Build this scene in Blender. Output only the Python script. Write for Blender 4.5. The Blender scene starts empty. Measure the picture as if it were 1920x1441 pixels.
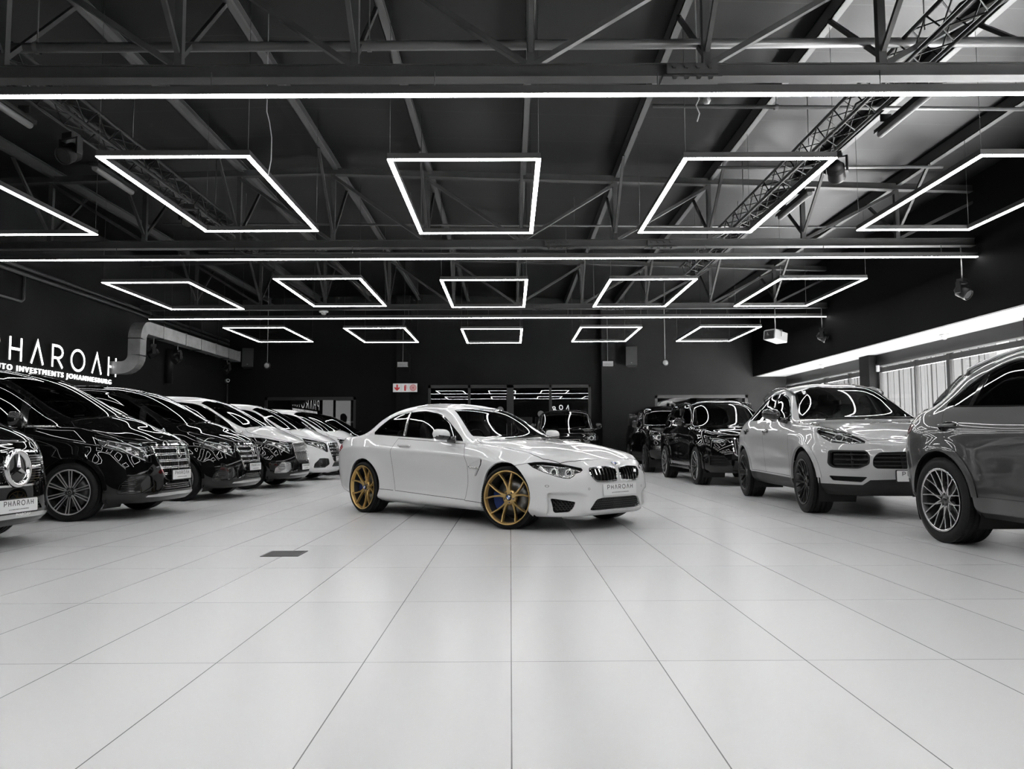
import bpy, bmesh, math, random
import numpy as np
from math import radians as RD, sin, cos, pi, sqrt, atan2, tan
from mathutils import Vector, Matrix
from mathutils.bvhtree import BVHTree

random.seed(7)
SC = bpy.context.scene
COL = SC.collection

# ------------------------------------------------------------------ camera
cam_data = bpy.data.cameras.new('camera')
cam_data.sensor_fit = 'HORIZONTAL'
cam_data.sensor_width = 36.0
cam_data.lens = 1460.0 / 1920.0 * 36.0
cam_data.clip_start = 0.05
cam_data.clip_end = 300
camera = bpy.data.objects.new('camera', cam_data)
COL.objects.link(camera)
PITCH, YAW, ROLL = RD(4.187), RD(0.135), RD(-0.24)
camera.matrix_world = (Matrix.Translation((0, 0, 0.896)) @ Matrix.Rotation(-YAW, 4, 'Z')
                       @ Matrix.Rotation(pi / 2 + PITCH, 4, 'X') @ Matrix.Rotation(ROLL, 4, 'Z'))
SC.camera = camera

# ------------------------------------------------------------------ colour management
SC.view_settings.view_transform = 'Standard'
SC.view_settings.look = 'None'
SC.view_settings.exposure = 0.0
SC.view_settings.gamma = 1.0
SC.view_settings.use_curve_mapping = False

# ------------------------------------------------------------------ sky and sun
world = bpy.data.worlds.new('sky')
SC.world = world
world.use_nodes = True
world.node_tree.nodes['Background'].inputs[0].default_value = (1, 1, 1, 1)
world.node_tree.nodes['Background'].inputs[1].default_value = 1.0
sun_data = bpy.data.lights.new('sun', 'SUN')
sun_data.energy = 400.0
sun_data.angle = RD(1.0)
sun = bpy.data.objects.new('sun', sun_data)
COL.objects.link(sun)
sun.rotation_euler = Vector((-0.50, -0.30, -0.95)).to_track_quat('-Z', 'Y').to_euler()
LED_POWER = 25.5

# ------------------------------------------------------------------ materials
MATS = {}
def mat(name, col=(.5, .5, .5), rough=.5, metal=0., coat=0., spec=.5, emit=None, emit_s=0., coat_rough=.03):
    if name in MATS:
        return MATS[name]
    m = bpy.data.materials.new(name)
    m.use_nodes = True
    b = m.node_tree.nodes['Principled BSDF']
    if not isinstance(col, (tuple, list)):
        col = (col, col, col)
    b.inputs['Base Color'].default_value = (*col, 1)
    b.inputs['Roughness'].default_value = rough
    b.inputs['Metallic'].default_value = metal
    b.inputs['Coat Weight'].default_value = coat
    b.inputs['Coat Roughness'].default_value = coat_rough
    b.inputs['Specular IOR Level'].default_value = spec
    if emit is not None:
        if not isinstance(emit, (tuple, list)):
            emit = (emit, emit, emit)
        b.inputs['Emission Color'].default_value = (*emit, 1)
        b.inputs['Emission Strength'].default_value = emit_s
    MATS[name] = m
    return m

def glass_mat(name, tint, refl=1.0, ior=1.5):
    """thin sheet of glass: tinted transmission plus a fresnel mirror"""
    m = bpy.data.materials.new(name)
    m.use_nodes = True
    nt = m.node_tree
    nt.nodes.remove(nt.nodes['Principled BSDF'])
    out = nt.nodes['Material Output']
    mix = nt.nodes.new('ShaderNodeMixShader')
    tr = nt.nodes.new('ShaderNodeBsdfTransparent')
    gl = nt.nodes.new('ShaderNodeBsdfGlossy')
    lw = nt.nodes.new('ShaderNodeLayerWeight'); lw.inputs['Blend'].default_value = .5
    pw = nt.nodes.new('ShaderNodeMath'); pw.operation = 'POWER'; pw.inputs[1].default_value = 5.
    f0 = ((ior - 1) / (ior + 1))**2
    mu = nt.nodes.new('ShaderNodeMath'); mu.operation = 'MULTIPLY_ADD'; mu.use_clamp = True
    mu.inputs[1].default_value = 1 - f0; mu.inputs[2].default_value = f0 * refl
    tr.inputs[0].default_value = (tint, tint, tint, 1)
    gl.inputs['Roughness'].default_value = 0.0
    gl.inputs[0].default_value = (1, 1, 1, 1)
    nt.links.new(lw.outputs['Facing'], pw.inputs[0]); nt.links.new(pw.outputs[0], mu.inputs[0])
    nt.links.new(mu.outputs[0], mix.inputs[0])
    nt.links.new(tr.outputs[0], mix.inputs[1])
    nt.links.new(gl.outputs[0], mix.inputs[2])
    nt.links.new(mix.outputs[0], out.inputs[0])
    MATS[name] = m
    return m

def N(m, typ, **kw):
    n = m.node_tree.nodes.new(typ)
    for k, v in kw.items():
        if k.startswith('i_'):
            n.inputs[int(k[2:])].default_value = v
        else:
            setattr(n, k, v)
    return n
def L(m, a, b):
    m.node_tree.links.new(a, b)

def noisy(m, scale, lo, hi, stretch=(1, 1, 1), detail=4):
    """gentle procedural mottling of the base colour between two greys"""
    b = m.node_tree.nodes['Principled BSDF']
    tc = N(m, 'ShaderNodeTexCoord'); mp = N(m, 'ShaderNodeMapping')
    mp.inputs['Scale'].default_value = stretch
    nz = N(m, 'ShaderNodeTexNoise'); nz.inputs['Scale'].default_value = scale; nz.inputs['Detail'].default_value = detail
    rp = N(m, 'ShaderNodeMapRange')
    rp.inputs[1].default_value = .3; rp.inputs[2].default_value = .7
    rp.inputs[3].default_value = lo; rp.inputs[4].default_value = hi
    L(m, tc.outputs['Object'], mp.inputs[0]); L(m, mp.outputs[0], nz.inputs['Vector'])
    L(m, nz.outputs[0], rp.inputs[0]); L(m, rp.outputs[0], b.inputs['Base Color'])
    return m

# ------------------------------------------------------------------ mesh helpers
class MB:
    def __init__(s):
        s.v = []; s.f = []; s.m = []; s.sm = []
    def add(s, vs, fs, mi=0, smooth=False):
        o = len(s.v)
        s.v.extend([tuple(map(float, v)) for v in vs])
        for f in fs:
            s.f.append([i + o for i in f]); s.m.append(mi); s.sm.append(smooth)
        return s
    def box(s, c, d, mi=0, M=None):
        x, y, z = [k / 2 for k in d]
        vs = [Vector((a * x, b * y, e * z)) for a in (-1, 1) for b in (-1, 1) for e in (-1, 1)]
        if M is not None:
            vs = [M @ v for v in vs]
        vs = [v + Vector(c) for v in vs]
        return s.add(vs, [(0, 1, 3, 2), (4, 6, 7, 5), (0, 4, 5, 1), (2, 3, 7, 6), (0, 2, 6, 4), (1, 5, 7, 3)], mi)
    def box2(s, lo, hi, mi=0):
        return s.box([(a + b) / 2 for a, b in zip(lo, hi)], [b - a for a, b in zip(lo, hi)], mi)
    def bar(s, p0, p1, w, h, up=(0, 0, 1), mi=0):
        """rectangular bar from p0 to p1, w across, h along 'up'"""
        p0, p1 = Vector(p0), Vector(p1)
        d = (p1 - p0)
        ln = d.length; d.normalize()
        u = Vector(up)
        if abs(d.dot(u)) > .98:
            u = Vector((0, 1, 0))
        r = d.cross(u).normalized(); u = r.cross(d)
        M = Matrix((r, d, u)).transposed()
        return s.box((p0 + p1) / 2, (w, ln, h), mi, M)
    def tube(s, pts, r, n=8, mi=0, closed=False, cap=True):
        pts = [Vector(p) for p in pts]
        rs = r if isinstance(r, (list, tuple)) else [r] * len(pts)
        rings = []
        T = []
        m = len(pts)
        for i in range(m):
            if closed:
                t = pts[(i + 1) % m] - pts[i - 1]
            else:
                t = pts[min(i + 1, m - 1)] - pts[max(i - 1, 0)]
            T.append(t.normalized())
        u = Vector((0, 0, 1)) if abs(T[0].z) < .9 else Vector((1, 0, 0))
        vs = []
        for i in range(m):
            u = (u - T[i] * u.dot(T[i])).normalized()
            w = T[i].cross(u)
            for k in range(n):
                a = 2 * pi * k / n
                vs.append(pts[i] + (u * cos(a) + w * sin(a)) * rs[i])
        fs = []
        for i in range(m if closed else m - 1):
            j = (i + 1) % m
            for k in range(n):
                fs.append((i * n + k, i * n + (k + 1) % n, j * n + (k + 1) % n, j * n + k))
        s.add(vs, fs, mi, True)
        if cap and not closed:
            s.add(vs[:n], [tuple(range(n))[::-1]], mi); s.add(vs[-n:], [tuple(range(n))], mi)
        return s
    def lathe(s, prof, n=24, axis='Y', c=(0, 0, 0), mi=0, smooth=True, a0=0., a1=2 * pi):
        """prof: list of (radius, along)"""
        full = abs(a1 - a0 - 2 * pi) < 1e-6
        k = n if full else n + 1
        vs = []
        for (r, h) in prof:
            for i in range(k):
                a = a0 + (a1 - a0) * i / n
                if axis == 'Y':
                    p = (r * cos(a), h, r * sin(a))
                elif axis == 'X':
                    p = (h, r * cos(a), r * sin(a))
                else:
                    p = (r * cos(a), r * sin(a), h)
                vs.append((p[0] + c[0], p[1] + c[1], p[2] + c[2]))
        fs = []
        for j in range(len(prof) - 1):
            for i in range(n):
                q = (i + 1) % k
                fs.append((j * k + i, j * k + q, (j + 1) * k + q, (j + 1) * k + i))
        return s.add(vs, fs, mi, smooth)
    def prism(s, poly, t0, t1, f, mi=0, smooth=False):
        """poly 2D, f(u,v,t)->3D, extruded between t0 and t1"""
        n = len(poly)
        vs = [f(u, v, t0) for u, v in poly] + [f(u, v, t1) for u, v in poly]
        fs = [tuple(range(n))[::-1], tuple(range(n, 2 * n))]
        s.add(vs, fs, mi, False)
        fs = [(i, (i + 1) % n, n + (i + 1) % n, n + i) for i in range(n)]
        return s.add(vs, fs, mi, smooth)
    def mesh(s, name, mats):
        me = bpy.data.meshes.new(name)
        me.from_pydata(s.v, [], s.f)
        for m in (mats if isinstance(mats, (list, tuple)) else [mats]):
            me.materials.append(m)
        me.polygons.foreach_set('material_index', s.m)
        me.polygons.foreach_set('use_smooth', s.sm)
        bm = bmesh.new(); bm.from_mesh(me)
        bmesh.ops.remove_doubles(bm, verts=bm.verts, dist=1e-6)
        bmesh.ops.recalc_face_normals(bm, faces=bm.faces)
        bm.to_mesh(me); bm.free()
        me.update()
        return me
    def build(s, name, mats, parent=None, loc=None):
        o = bpy.data.objects.new(name, s.mesh(name, mats))
        COL.objects.link(o)
        if parent is not None:
            o.parent = parent
        if loc is not None:
            o.location = loc
        return o

def tag(o, label, cat, group=None):
    o['label'] = label; o['category'] = cat
    if group:
        o['group'] = group
    return o
def struct(o, label=None):
    o['kind'] = 'structure'
    if label:
        o['label'] = label
    return o
def thing(name, label, cat, loc=(0, 0, 0), rz=0., group=None):
    o = bpy.data.objects.new(name, None)
    o.empty_display_size = .1
    COL.objects.link(o)
    o.location = loc; o.rotation_euler = (0, 0, rz)
    return tag(o, label, cat, group)
def dup_tree(src, parent=None):
    c = src.copy(); COL.objects.link(c)
    if parent is not None:
        c.parent = parent
        c.matrix_parent_inverse = src.matrix_parent_inverse.copy()
    for ch in list(src.children):
        dup_tree(ch, c)
    return c
ORD = ['first', 'second', 'third', 'fourth', 'fifth', 'sixth', 'seventh', 'eighth', 'ninth', 'tenth', 'eleventh', 'twelfth']
# ================================================================== THE ROOM
XL, XR, XW, YB, YF = -11.1, 9.55, 10.88, 30.5, -7.0
ZS = 3.40                      # soffit over the windows
def roof_z(x):                 # underside of the roof deck
    return 6.72 - 0.031 * abs(x + 4.0)
def chord_z(x):                # top of the truss's upper chord
    return roof_z(x) - 0.22

# ---- floor: big light tiles, 0.6 x 1.2 m, straight joints
m_floor = mat('floor_tiles', .56, .26, spec=.5)
def floor_nodes(m):
    b = m.node_tree.nodes['Principled BSDF']
    tc = N(m, 'ShaderNodeTexCoord'); sp = N(m, 'ShaderNodeSeparateXYZ')
    L(m, tc.outputs['Object'], sp.inputs[0])
    def cell(out, size, off, gap):
        a = N(m, 'ShaderNodeMath', operation='ADD'); a.inputs[1].default_value = -off + 600 * size
        d = N(m, 'ShaderNodeMath', operation='DIVIDE'); d.inputs[1].default_value = size
        fr = N(m, 'ShaderNodeMath', operation='FRACT'); fl = N(m, 'ShaderNodeMath', operation='FLOOR')
        pp = N(m, 'ShaderNodeMath', operation='PINGPONG'); pp.inputs[1].default_value = .5
        lt = N(m, 'ShaderNodeMath', operation='LESS_THAN'); lt.inputs[1].default_value = gap / size
        L(m, out, a.inputs[0]); L(m, a.outputs[0], d.inputs[0]); L(m, d.outputs[0], fr.inputs[0]); L(m, d.outputs[0], fl.inputs[0])
        L(m, fr.outputs[0], pp.inputs[0]); L(m, pp.outputs[0], lt.inputs[0])
        return lt.outputs[0], fl.outputs[0]
    gx, cx = cell(sp.outputs[0], .602, 0., .0022)
    gy, cy = cell(sp.outputs[1], 1.202, 3.255, .0018)
    mx = N(m, 'ShaderNodeMath', operation='MAXIMUM'); L(m, gx, mx.inputs[0]); L(m, gy, mx.inputs[1])
    cb = N(m, 'ShaderNodeCombineXYZ'); L(m, cx, cb.inputs[0]); L(m, cy, cb.inputs[1])
    wn = N(m, 'ShaderNodeTexWhiteNoise', noise_dimensions='2D'); L(m, cb.outputs[0], wn.inputs['Vector'])
    s2 = N(m, 'ShaderNodeMapRange'); s2.inputs[3].default_value = .625; s2.inputs[4].default_value = .655
    L(m, wn.outputs['Value'], s2.inputs[0])
    mix = N(m, 'ShaderNodeMix', data_type='FLOAT'); mix.inputs[3].default_value = .14
    L(m, mx.outputs[0], mix.inputs[0]); L(m, s2.outputs[0], mix.inputs[2]); L(m, mix.outputs[0], b.inputs['Base Color'])
floor_nodes(m_floor)
struct(MB().box2((XL - .3, YF - .3, -.15), (XW + .15, YB + .3, 0)).build('floor', m_floor),
       'pale grey floor of large polished tiles with thin dark joints')

# ---- walls
m_wall = noisy(mat('wall_paint', .03, .75, spec=.12), .7, .0045, .007)
m_wall2 = noisy(mat('wall_paint_light', .02, .7, spec=.05), .6, .0045, .0065)
m_black = mat('black_steel', .02, .45)
m_steel = noisy(mat('dark_steel', .05, .5, spec=.2), 3, .02, .03)
m_frame = mat('window_frame_grey', .012, .4, spec=.3)
m_dark = mat('deep_black', .008, .6)
ZT = 6.9
struct(MB().box2((XL - .25, YF - .3, 0), (XL, YB + .3, ZT)).build('wall_left', m_wall), 'dark side wall behind the row of vans')
# back wall with openings (left window, door, right window)
holes = [(-9.63, -6.05, .75, 2.67), (-3.22, 3.17, 0, 3.12), (5.68, 9.33, .75, 2.69)]
wb = MB()
xs = [XL] + [k for h in holes for k in h[:2]] + [XW + .1]
for i in range(0, len(xs) - 1, 2):
    wb.box2((xs[i], YB, 0), (xs[i + 1], YB + .25, ZT))
for a, b, z0, z1 in holes:
    wb.box2((a, YB, z1), (b, YB + .25, ZT))
    if z0 > 0:
        wb.box2((a, YB, 0), (b, YB + .25, z0))
struct(wb.build('wall_back', m_wall2), 'dark back wall with a glazed doorway and two windows')
struct(MB().box2((XL, YF - .3, 0), (XW, YF, ZT)).build('wall_front', m_wall))
# right wall = bulkhead over a deep window recess
struct(MB().box2((XR, YF, ZS), (XR + .12, YB, ZT)).build('wall_right', m_wall2), 'dark bulkhead wall above the shop windows')
m_soffit = mat('soffit_white', .12, .6)
struct(MB().box2((XR + .12, YF, ZS), (XW + .1, YB, ZS + .1)).build('trim_1', m_soffit), 'white soffit in front of the bulkhead windows')
# pilasters on the back wall
for i, (a, b) in enumerate(((-4.43, -3.90), (3.56, 4.10))):
    struct(MB().box2((a, YB - .3, 0), (b, YB, 6.6)).build('trim_%d' % (2 + i), m_wall2),
           ['dark pilaster behind the fire sign', 'dark pilaster right of the glazed doorway'][i])
# ceiling deck (two shallow planes) with board joints
m_roof = mat('roof_lining', .1, .42, spec=.12)
def roof_nodes(m):
    b = m.node_tree.nodes['Principled BSDF']
    tc = N(m, 'ShaderNodeTexCoord'); sp = N(m, 'ShaderNodeSeparateXYZ'); L(m, tc.outputs['Object'], sp.inputs[0])
    nz = N(m, 'ShaderNodeTexNoise'); nz.inputs['Scale'].default_value = .8; L(m, tc.outputs['Object'], nz.inputs['Vector'])
    w = N(m, 'ShaderNodeMath', operation='MULTIPLY'); w.inputs[1].default_value = .05; L(m, nz.outputs[0], w.inputs[0])
    a = N(m, 'ShaderNodeMath', operation='ADD'); L(m, sp.outputs[1], a.inputs[0]); L(m, w.outputs[0], a.inputs[1])
    d = N(m, 'ShaderNodeMath', operation='DIVIDE'); d.inputs[1].default_value = 1.2; L(m, a.outputs[0], d.inputs[0])
    fr = N(m, 'ShaderNodeMath', operation='FRACT'); L(m, d.outputs[0], fr.inputs[0])
    lt = N(m, 'ShaderNodeMath', operation='LESS_THAN'); lt.inputs[1].default_value = .014; L(m, fr.outputs[0], lt.inputs[0])
    n2 = N(m, 'ShaderNodeTexNoise'); n2.inputs['Scale'].default_value = 2.
    mp = N(m, 'ShaderNodeMapping'); mp.inputs['Scale'].default_value = (.25, 4, 1); L(m, tc.outputs['Object'], mp.inputs[0]); L(m, mp.outputs[0], n2.inputs['Vector'])
    mr = N(m, 'ShaderNodeMapRange'); mr.inputs[3].default_value = ROOF_A * .85; mr.inputs[4].default_value = ROOF_A * 1.15; L(m, n2.outputs[0], mr.inputs[0])
    mix = N(m, 'ShaderNodeMix', data_type='FLOAT'); mix.inputs[3].default_value = .02
    L(m, lt.outputs[0], mix.inputs[0]); L(m, mr.outputs[0], mix.inputs[2]); L(m, mix.outputs[0], b.inputs['Base Color'])
ROOF_A = .005
roof_nodes(m_roof)
rb = MB()
for x0, x1 in ((XL - .25, -4.0), (-4.0, XW + .3)):
    z0, z1 = roof_z(x0), roof_z(x1)
    vs = [(x0, YF - .3, z0), (x1, YF - .3, z1), (x1, YB + .3, z1), (x0, YB + .3, z0)]
    vs += [(x, y, z + .15) for x, y, z in vs]
    rb.add(vs, [(0, 1, 2, 3), (7, 6, 5, 4), (0, 4, 5, 1), (1, 5, 6, 2), (2, 6, 7, 3), (3, 7, 4, 0)])
struct(rb.build('ceiling', m_roof), 'dark low pitched roof lining with faint board joints')

# ---- window wall on the right
m_shop = glass_mat('shop_glass', .93, .8)
m_door_glass = glass_mat('door_glass', .45, 2.0)
def window_bay(idx, y0, y1, mull, label):
    w = thing('window_%d' % idx, label, 'window', (XW, (y0 + y1) / 2, 0)); del w['category']; w['kind'] = 'structure'
    f = MB(); yc = (y0 + y1) / 2
    f.box2((-.05, y0 - yc, 3.12), (.1, y1 - yc, 3.40))
    f.box2((-.09, y0 - yc, 3.06), (.1, y1 - yc, 3.13))
    f.box2((-.04, y0 - yc, 2.86), (.06, y1 - yc, 3.0))
    f.box2((-.04, y0 - yc, 0), (.06, y1 - yc, .09))
    for y, t in mull:
        f.box2((-.05, y - yc - t / 2, 0), (.06, y - yc + t / 2, 3.1))
    f.build('window_frame', m_frame, w)
    r = MB().box2((-.075, y0 - yc, 3.03), (-.05, y1 - yc, 3.06)).build('rail', mat('rail_alu', .35, .4, .6), w)
    MB().box2((0, y0 - yc, .09), (.008, y1 - yc, 3.1)).build('window_glass', m_shop, w)
    return w
window_bay(1, 15.9, 22.9, [(15.95, .1), (19.15, .14), (20.75, .06), (22.8, .12)], 'shop window in the near bay, sliding glass leaves')
window_bay(2, 23.5, 30.4, [(23.55, .1), (24.85, .06), (26.75, .12), (30.3, .12)], 'shop window in the far bay beyond the wall column')
window_bay(3, 8.5, 15.3, [(8.6, .1), (11.9, .1), (15.2, .1)], 'shop window nearest the camera')
window_bay(4, .5, 8., [(.6, .1), (4.2, .1), (7.9, .1)], 'shop window beside the camera')
window_bay(5, YF, 0., [(YF + .1, .1), (-3.5, .1), (-.1, .1)], 'shop window behind the camera')
for i, y in enumerate((23.2, 15.6, 8.25, .25)):
    struct(MB().box2((XW - .28, y - .32, 0), (XW + .12, y + .32, ZS)).build('trim_%d' % (4 + i), m_wall2), 'dark column between two shop windows, ' + ['far', 'near', 'out of view', 'behind'][i])

# ---- outside: paving, slatted timber fence, pale wall and a white post
m_pave = noisy(mat('paving', .7, .8), 3, .62, .75)
struct(MB().box2((XW + .12, -20, -.2), (60, 60, -.02)).build('ground', m_pave))
m_fence = noisy(mat('fence_timber', .09, .8), 3, .012, .02, (1, 6, .4))
fence = thing('timber_fence', 'upright timber slat fence outside the shop windows', 'fence', (20.5, 40, 0))
fb = MB(); y = -10; k = 0
while y < 30:
    wdt = random.choice((.22, .28, .34)); fb.box2((random.choice((0, .04)), y, 0), (.09, y + wdt, 5.2 + random.random() * .15)); y += wdt + random.choice((.02, .06))
fb.build('slat_panel', m_fence, fence)
MB().box2((.10, -10, 0), (.18, 30, 5.2)).build('backing_board', mat('fence_board', .02, .9), fence)  # dark sheet added behind the slats to block brightness in the gaps
m_outer = noisy(mat('outer_wall', .13, .9), 1.2, .028, .034)
struct(MB().box2((20.5, -20, 0), (20.9, 29.8, 4.1)).build('wall_yard', m_outer), 'plain pale yard wall outside the nearer shop windows')
struct(MB().box2((13.6, 21.6, 0), (13.95, 21.95, 4.4)).build('trim_8', mat('white_post', .06, .8)), 'white post outside the shop window')
struct(MB().box2((XW + .12, -20, 3.5), (XW + .5, 60, 3.7)).build('trim_9', m_wall), 'unseen eaves outside, added to keep the sun out of the windows')  # overhang out of view, added to stop sunlight entering the windows

# ---- back doorway: four glazed leaves with a dark room beyond
def glazed(idx, name, a, b, z0, z1, posts, label):
    w = thing(name, label, 'window', ((a + b) / 2, YB + .06, 0)); del w['category']; w['kind'] = 'structure'
    xc = (a + b) / 2
    f = MB()
    f.box2((a - xc, -.05, z1 - .12), (b - xc, .06, z1)); f.box2((a - xc, -.05, z0), (b - xc, .06, z0 + .1))
    f.box2((a - xc, -.05, z0), (a - xc + .1, .06, z1)); f.box2((b - xc - .1, -.05, z0), (b - xc, .06, z1))
    for x, t in posts:
        f.box2((x - xc - t / 2, -.05, z0), (x - xc + t / 2, .06, z1))
    f.build('frame', m_frame, w)
    g = MB()
    g.box2((a - xc, 0, z0), (b - xc, .008, z1)); g.build('glass', m_door_glass, w)
    return w
dr = glazed(1, 'door_1', -3.22, 3.17, 0, 3.12, [(-1.61, .1), (0., .27), (1.58, .1)], 'wide glazed doorway of four leaves in the back wall')
hb = MB()
for x in (-.06, .06):
    hb.tube([(x * 1.6 - .02, -.09, .9), (x * 1.6 - .02, -.09, 1.6)], .014, 8)
hb.build('handle', mat('rail_alu'), dr)
glazed(6, 'window_6', -9.63, -6.05, .75, 2.67, [], 'left back window, dark glass beside the pilaster')
glazed(7, 'window_7', 5.68, 9.33, .75, 2.69, [], 'right back window behind the black cars')
# rooms behind the glass
m_room = mat('back_room', .025, .8)
bk = MB()
bk.box2((XL, YB + 6, -.1), (XW, YB + 6.2, 4.5)); bk.box2((XL, YB + .25, 4.3), (XW, YB + 6, 4.5))
bk.box2((XL - .2, YB + .25, 0), (XL, YB + 6.2, 4.5)); bk.box2((XW, YB + .25, 0), (XW + .2, YB + 6.2, 4.5))
struct(bk.build('wall_back_room', m_room))
struct(MB().box2((XL - .2, YB + .25, -.15), (XW + .2, YB + 6.2, 0)).build('floor_back_room', mat('back_room_floor', .12, .3)))

# ---- roof trusses with knee braces
PX = [.24 + 1.935 * k for k in range(-6, 6)]      # panel points
PX = [x for x in PX if XL < x < XR + .5]
TY = [8.3 + 7.45 * k for k in range(-2, 3)]
def truss(y, label):
    zb = 4.86
    t = thing('roof_truss', label, 'roof truss', (0, y, 0), 0, 'steel roof trusses across the hall')
    b = MB(); b.box2((XL, -.09, zb), (XR, .09, zb + .015)); b.box2((XL, -.012, zb), (XR, .012, zb + .16)); b.box2((XL, -.05, zb + .15), (XR, .05, zb + .165))
    b.box2((XL, -.03, zb + .01), (XR, .03, zb + .15))
    b.build('bottom_chord', m_steel, t)
    c = MB()
    for x0, x1 in ((XL, -4.), (-4., XR)):
        c.bar((x0, 0, chord_z(x0) - .08), (x1, 0, chord_z(x1) - .08), .16, .015)
        c.bar((x0, 0, chord_z(x0) - .02), (x1, 0, chord_z(x1) - .02), .1, .13)
    c.build('top_chord', m_steel, t)
    for x in PX:
        MB().bar((x, 0, zb + .16), (x, 0, chord_z(x) - .09), .085, .085, (0, 1, 0)).build('vertical', m_steel, t)
    for i, x in enumerate(PX[:-1]):
        x2 = PX[i + 1]
        if x >= .2:
            a, e = (x + .05, 0, zb + .17), (x2, 0, chord_z(x2) - .12)
        else:
            a, e = (x2 - .05, 0, zb + .17), (x, 0, chord_z(x) - .12)
        MB().bar(a, e, .06, .09, (0, 1, 0)).build('diagonal', m_steel, t)
    for x in PX:
        for s in (-1, 1):
            if y + s * 1.35 < YB:
                MB().bar((x, s * .05, zb + .3), (x, s * 1.3, chord_z(x) - .0), .05, .05).build('knee_brace', m_steel, t)
    # bolted splice plate on the lower chord
    for x in (2.0,) if y < 10 else (1.0, 3.1):
        sp = MB()
        sp.box2((x - .28, -.1, zb + .02), (x + .28, .1, zb + .13))
        sp.box2((x - .32, -.1, zb - .012), (x + .32, .1, zb + .0))
        for k in range(4):
            for z in (zb - .03, zb + .1):
                sp.lathe([(0, -.125), (.028, -.125), (.028, -.1)], 6, 'Y', (x - .2 + .13 * k, 0, z), 0, False)
        sp.build('splice_plate', m_steel, t)
    return t
names = ['roof truss out of view behind the camera', 'roof truss above the camera', 'nearest roof truss, along the top of the photo',
         'second roof truss, above the middle row of light frames', 'farthest roof truss, just before the back wall']
for y, nm in zip(TY, names):
    truss(y, 'dark steel ' + nm)
# purlins: channels running from front to back at each panel point
for i, x in enumerate(PX):
    p = MB(); z1 = roof_z(x) - .005; z0 = chord_z(x) - .0
    L2 = (YB - YF)
    p.box2((-.006, -L2 / 2, z0), (.006, L2 / 2, z1)); p.box2((-.006, -L2 / 2, z0), (.1, L2 / 2, z0 + .012)); p.box2((-.006, -L2 / 2, z1 - .012), (.07, L2 / 2, z1))
    o = p.build('roof_purlin', mat('purlin_steel', .04, .42, spec=.4), None, (x, (YB + YF) / 2, 0))
    tag(o, 'steel roof purlin running front to back, %s from the left wall' % ORD[i], 'roof purlin', 'roof purlins under the deck')
# pipes across the hall
m_pipe = mat('pipe_black', .06, .35)
def pipe(x0, x1, y, z, r, label, rod=True, z2=None):
    p = MB(); z2 = z if z2 is None else z2
    p.tube([(x0, y, z), ((x0 + x1) / 2, y, (z + z2) / 2), (x1, y, z2)], r, 12)
    for k in range(int((x1 - x0) / 3.8)):
        x = x0 + 1.9 + 3.8 * k; zz = z + (z2 - z) * (x - x0) / (x1 - x0)
        p.lathe([(r + .012, -.025), (r + .012, .025)], 12, 'X', (x, y, zz))
        p.bar((x, y, zz + r), (x, y, roof_z(x)), .012, .012)
    return tag(p.build('ceiling_pipe', m_pipe), label, 'pipe', 'pipes under the roof')
pipe(XL, XR, 8.62, 5.39, .055, 'thick black pipe behind the nearest roof truss', True, 5.46)
pipe(2.2, XR, 11.6, 6.02, .03, 'thin pipe under the bright roof bay, nearer of the pair', True, 5.93)
pipe(5.6, XR, 11.15, 6.0, .03, 'short pipe under the bright roof bay, beside the lighting truss')
pipe(3.9, 8.1, 14.2, 5.98, .03, 'short pipe ending before the right wall, ahead of the second truss')
pipe(-8, 9.2, 17.7, 5.95, .025, 'thin pipe just behind the second roof truss', True, 5.8)
pipe(-8, 9., 20.4, 5.95, .025, 'thin pipe midway between the second and farthest trusses', True, 5.8)

# ---- light bars and light frames
m_led = mat('led_diffuser', .9, .5, emit=1., emit_s=LED_POWER)
m_house = mat('led_housing', .03, .4)
def wire(b, x, y, z, zt=None):
    b.tube([(x, y, z), (x, y, roof_z(x) if zt is None else zt)], .004, 5)
def led_line(y, x0, x1, label):
    t = thing('linear_light', label, 'ceiling light', (0, y, 4.6), 0, 'long LED light bars across the hall')
    MB().box2((x0, -.038, .012), (x1, .038, .10)).build('housing', m_house, t)
    b = MB(); b.box2((x0, -.036, 0), (x1, .036, .013)); b.build('diffuser', m_led, t)
    x = x0 + .6
    while x < x1:
        MB().tube([(x, 0, .1), (x, 0, .27)], .006, 5).build('hanger', m_black, t); x += 2.4
led_line(8.12, XL + .1, XR - .02, 'long white light bar across the ceiling, nearest')
led_line(15.62, XL + .1, XR - .02, 'long white light bar across the ceiling, middle one')
led_line(23.25, XL + .25, XR - .02, 'long white light bar across the ceiling, farthest')
led_line(.7, XL + .1, XR - .02, 'long white light bar above the camera')
led_line(-6.6, XL + .1, XR - .02, 'long white light bar behind the camera')
def frame_light(x, y, z, label, tilt=0.):
    t = thing('light_frame', label, 'ceiling light', (x, y, z), 0, 'rectangular LED light frames')
    W, D, w = .985, 1.795, .06
    h = MB(); e = MB()
    for q, (lo, hi) in enumerate((((-W, -D), (W, -D + w)), ((-W, D - w), (W, D)), ((-W, -D + w), (-W + w, D - w)), ((W - w, -D + w), (W, D - w)))):
        h.box2((*lo, .012), (*hi, .085)); e.box2((*lo, 0), (*hi, .0125))
    h.build('housing', m_house, t); e.build('diffuser', m_led, t)
    for sx in (-1, 1):
        for sy in (-1, 1):
            X = sx * (W - .03); Y = sy * (D - .03)
            MB().tube([(X, Y, .08), (X, Y, roof_z(x + X) - z)], .0035, 4).build('hanger_wire', m_black, t)
    t.rotation_euler = (tilt, 0, 0)
FX = [-8.14, -4.31, -.58, 3.22, 7.03]
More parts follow.
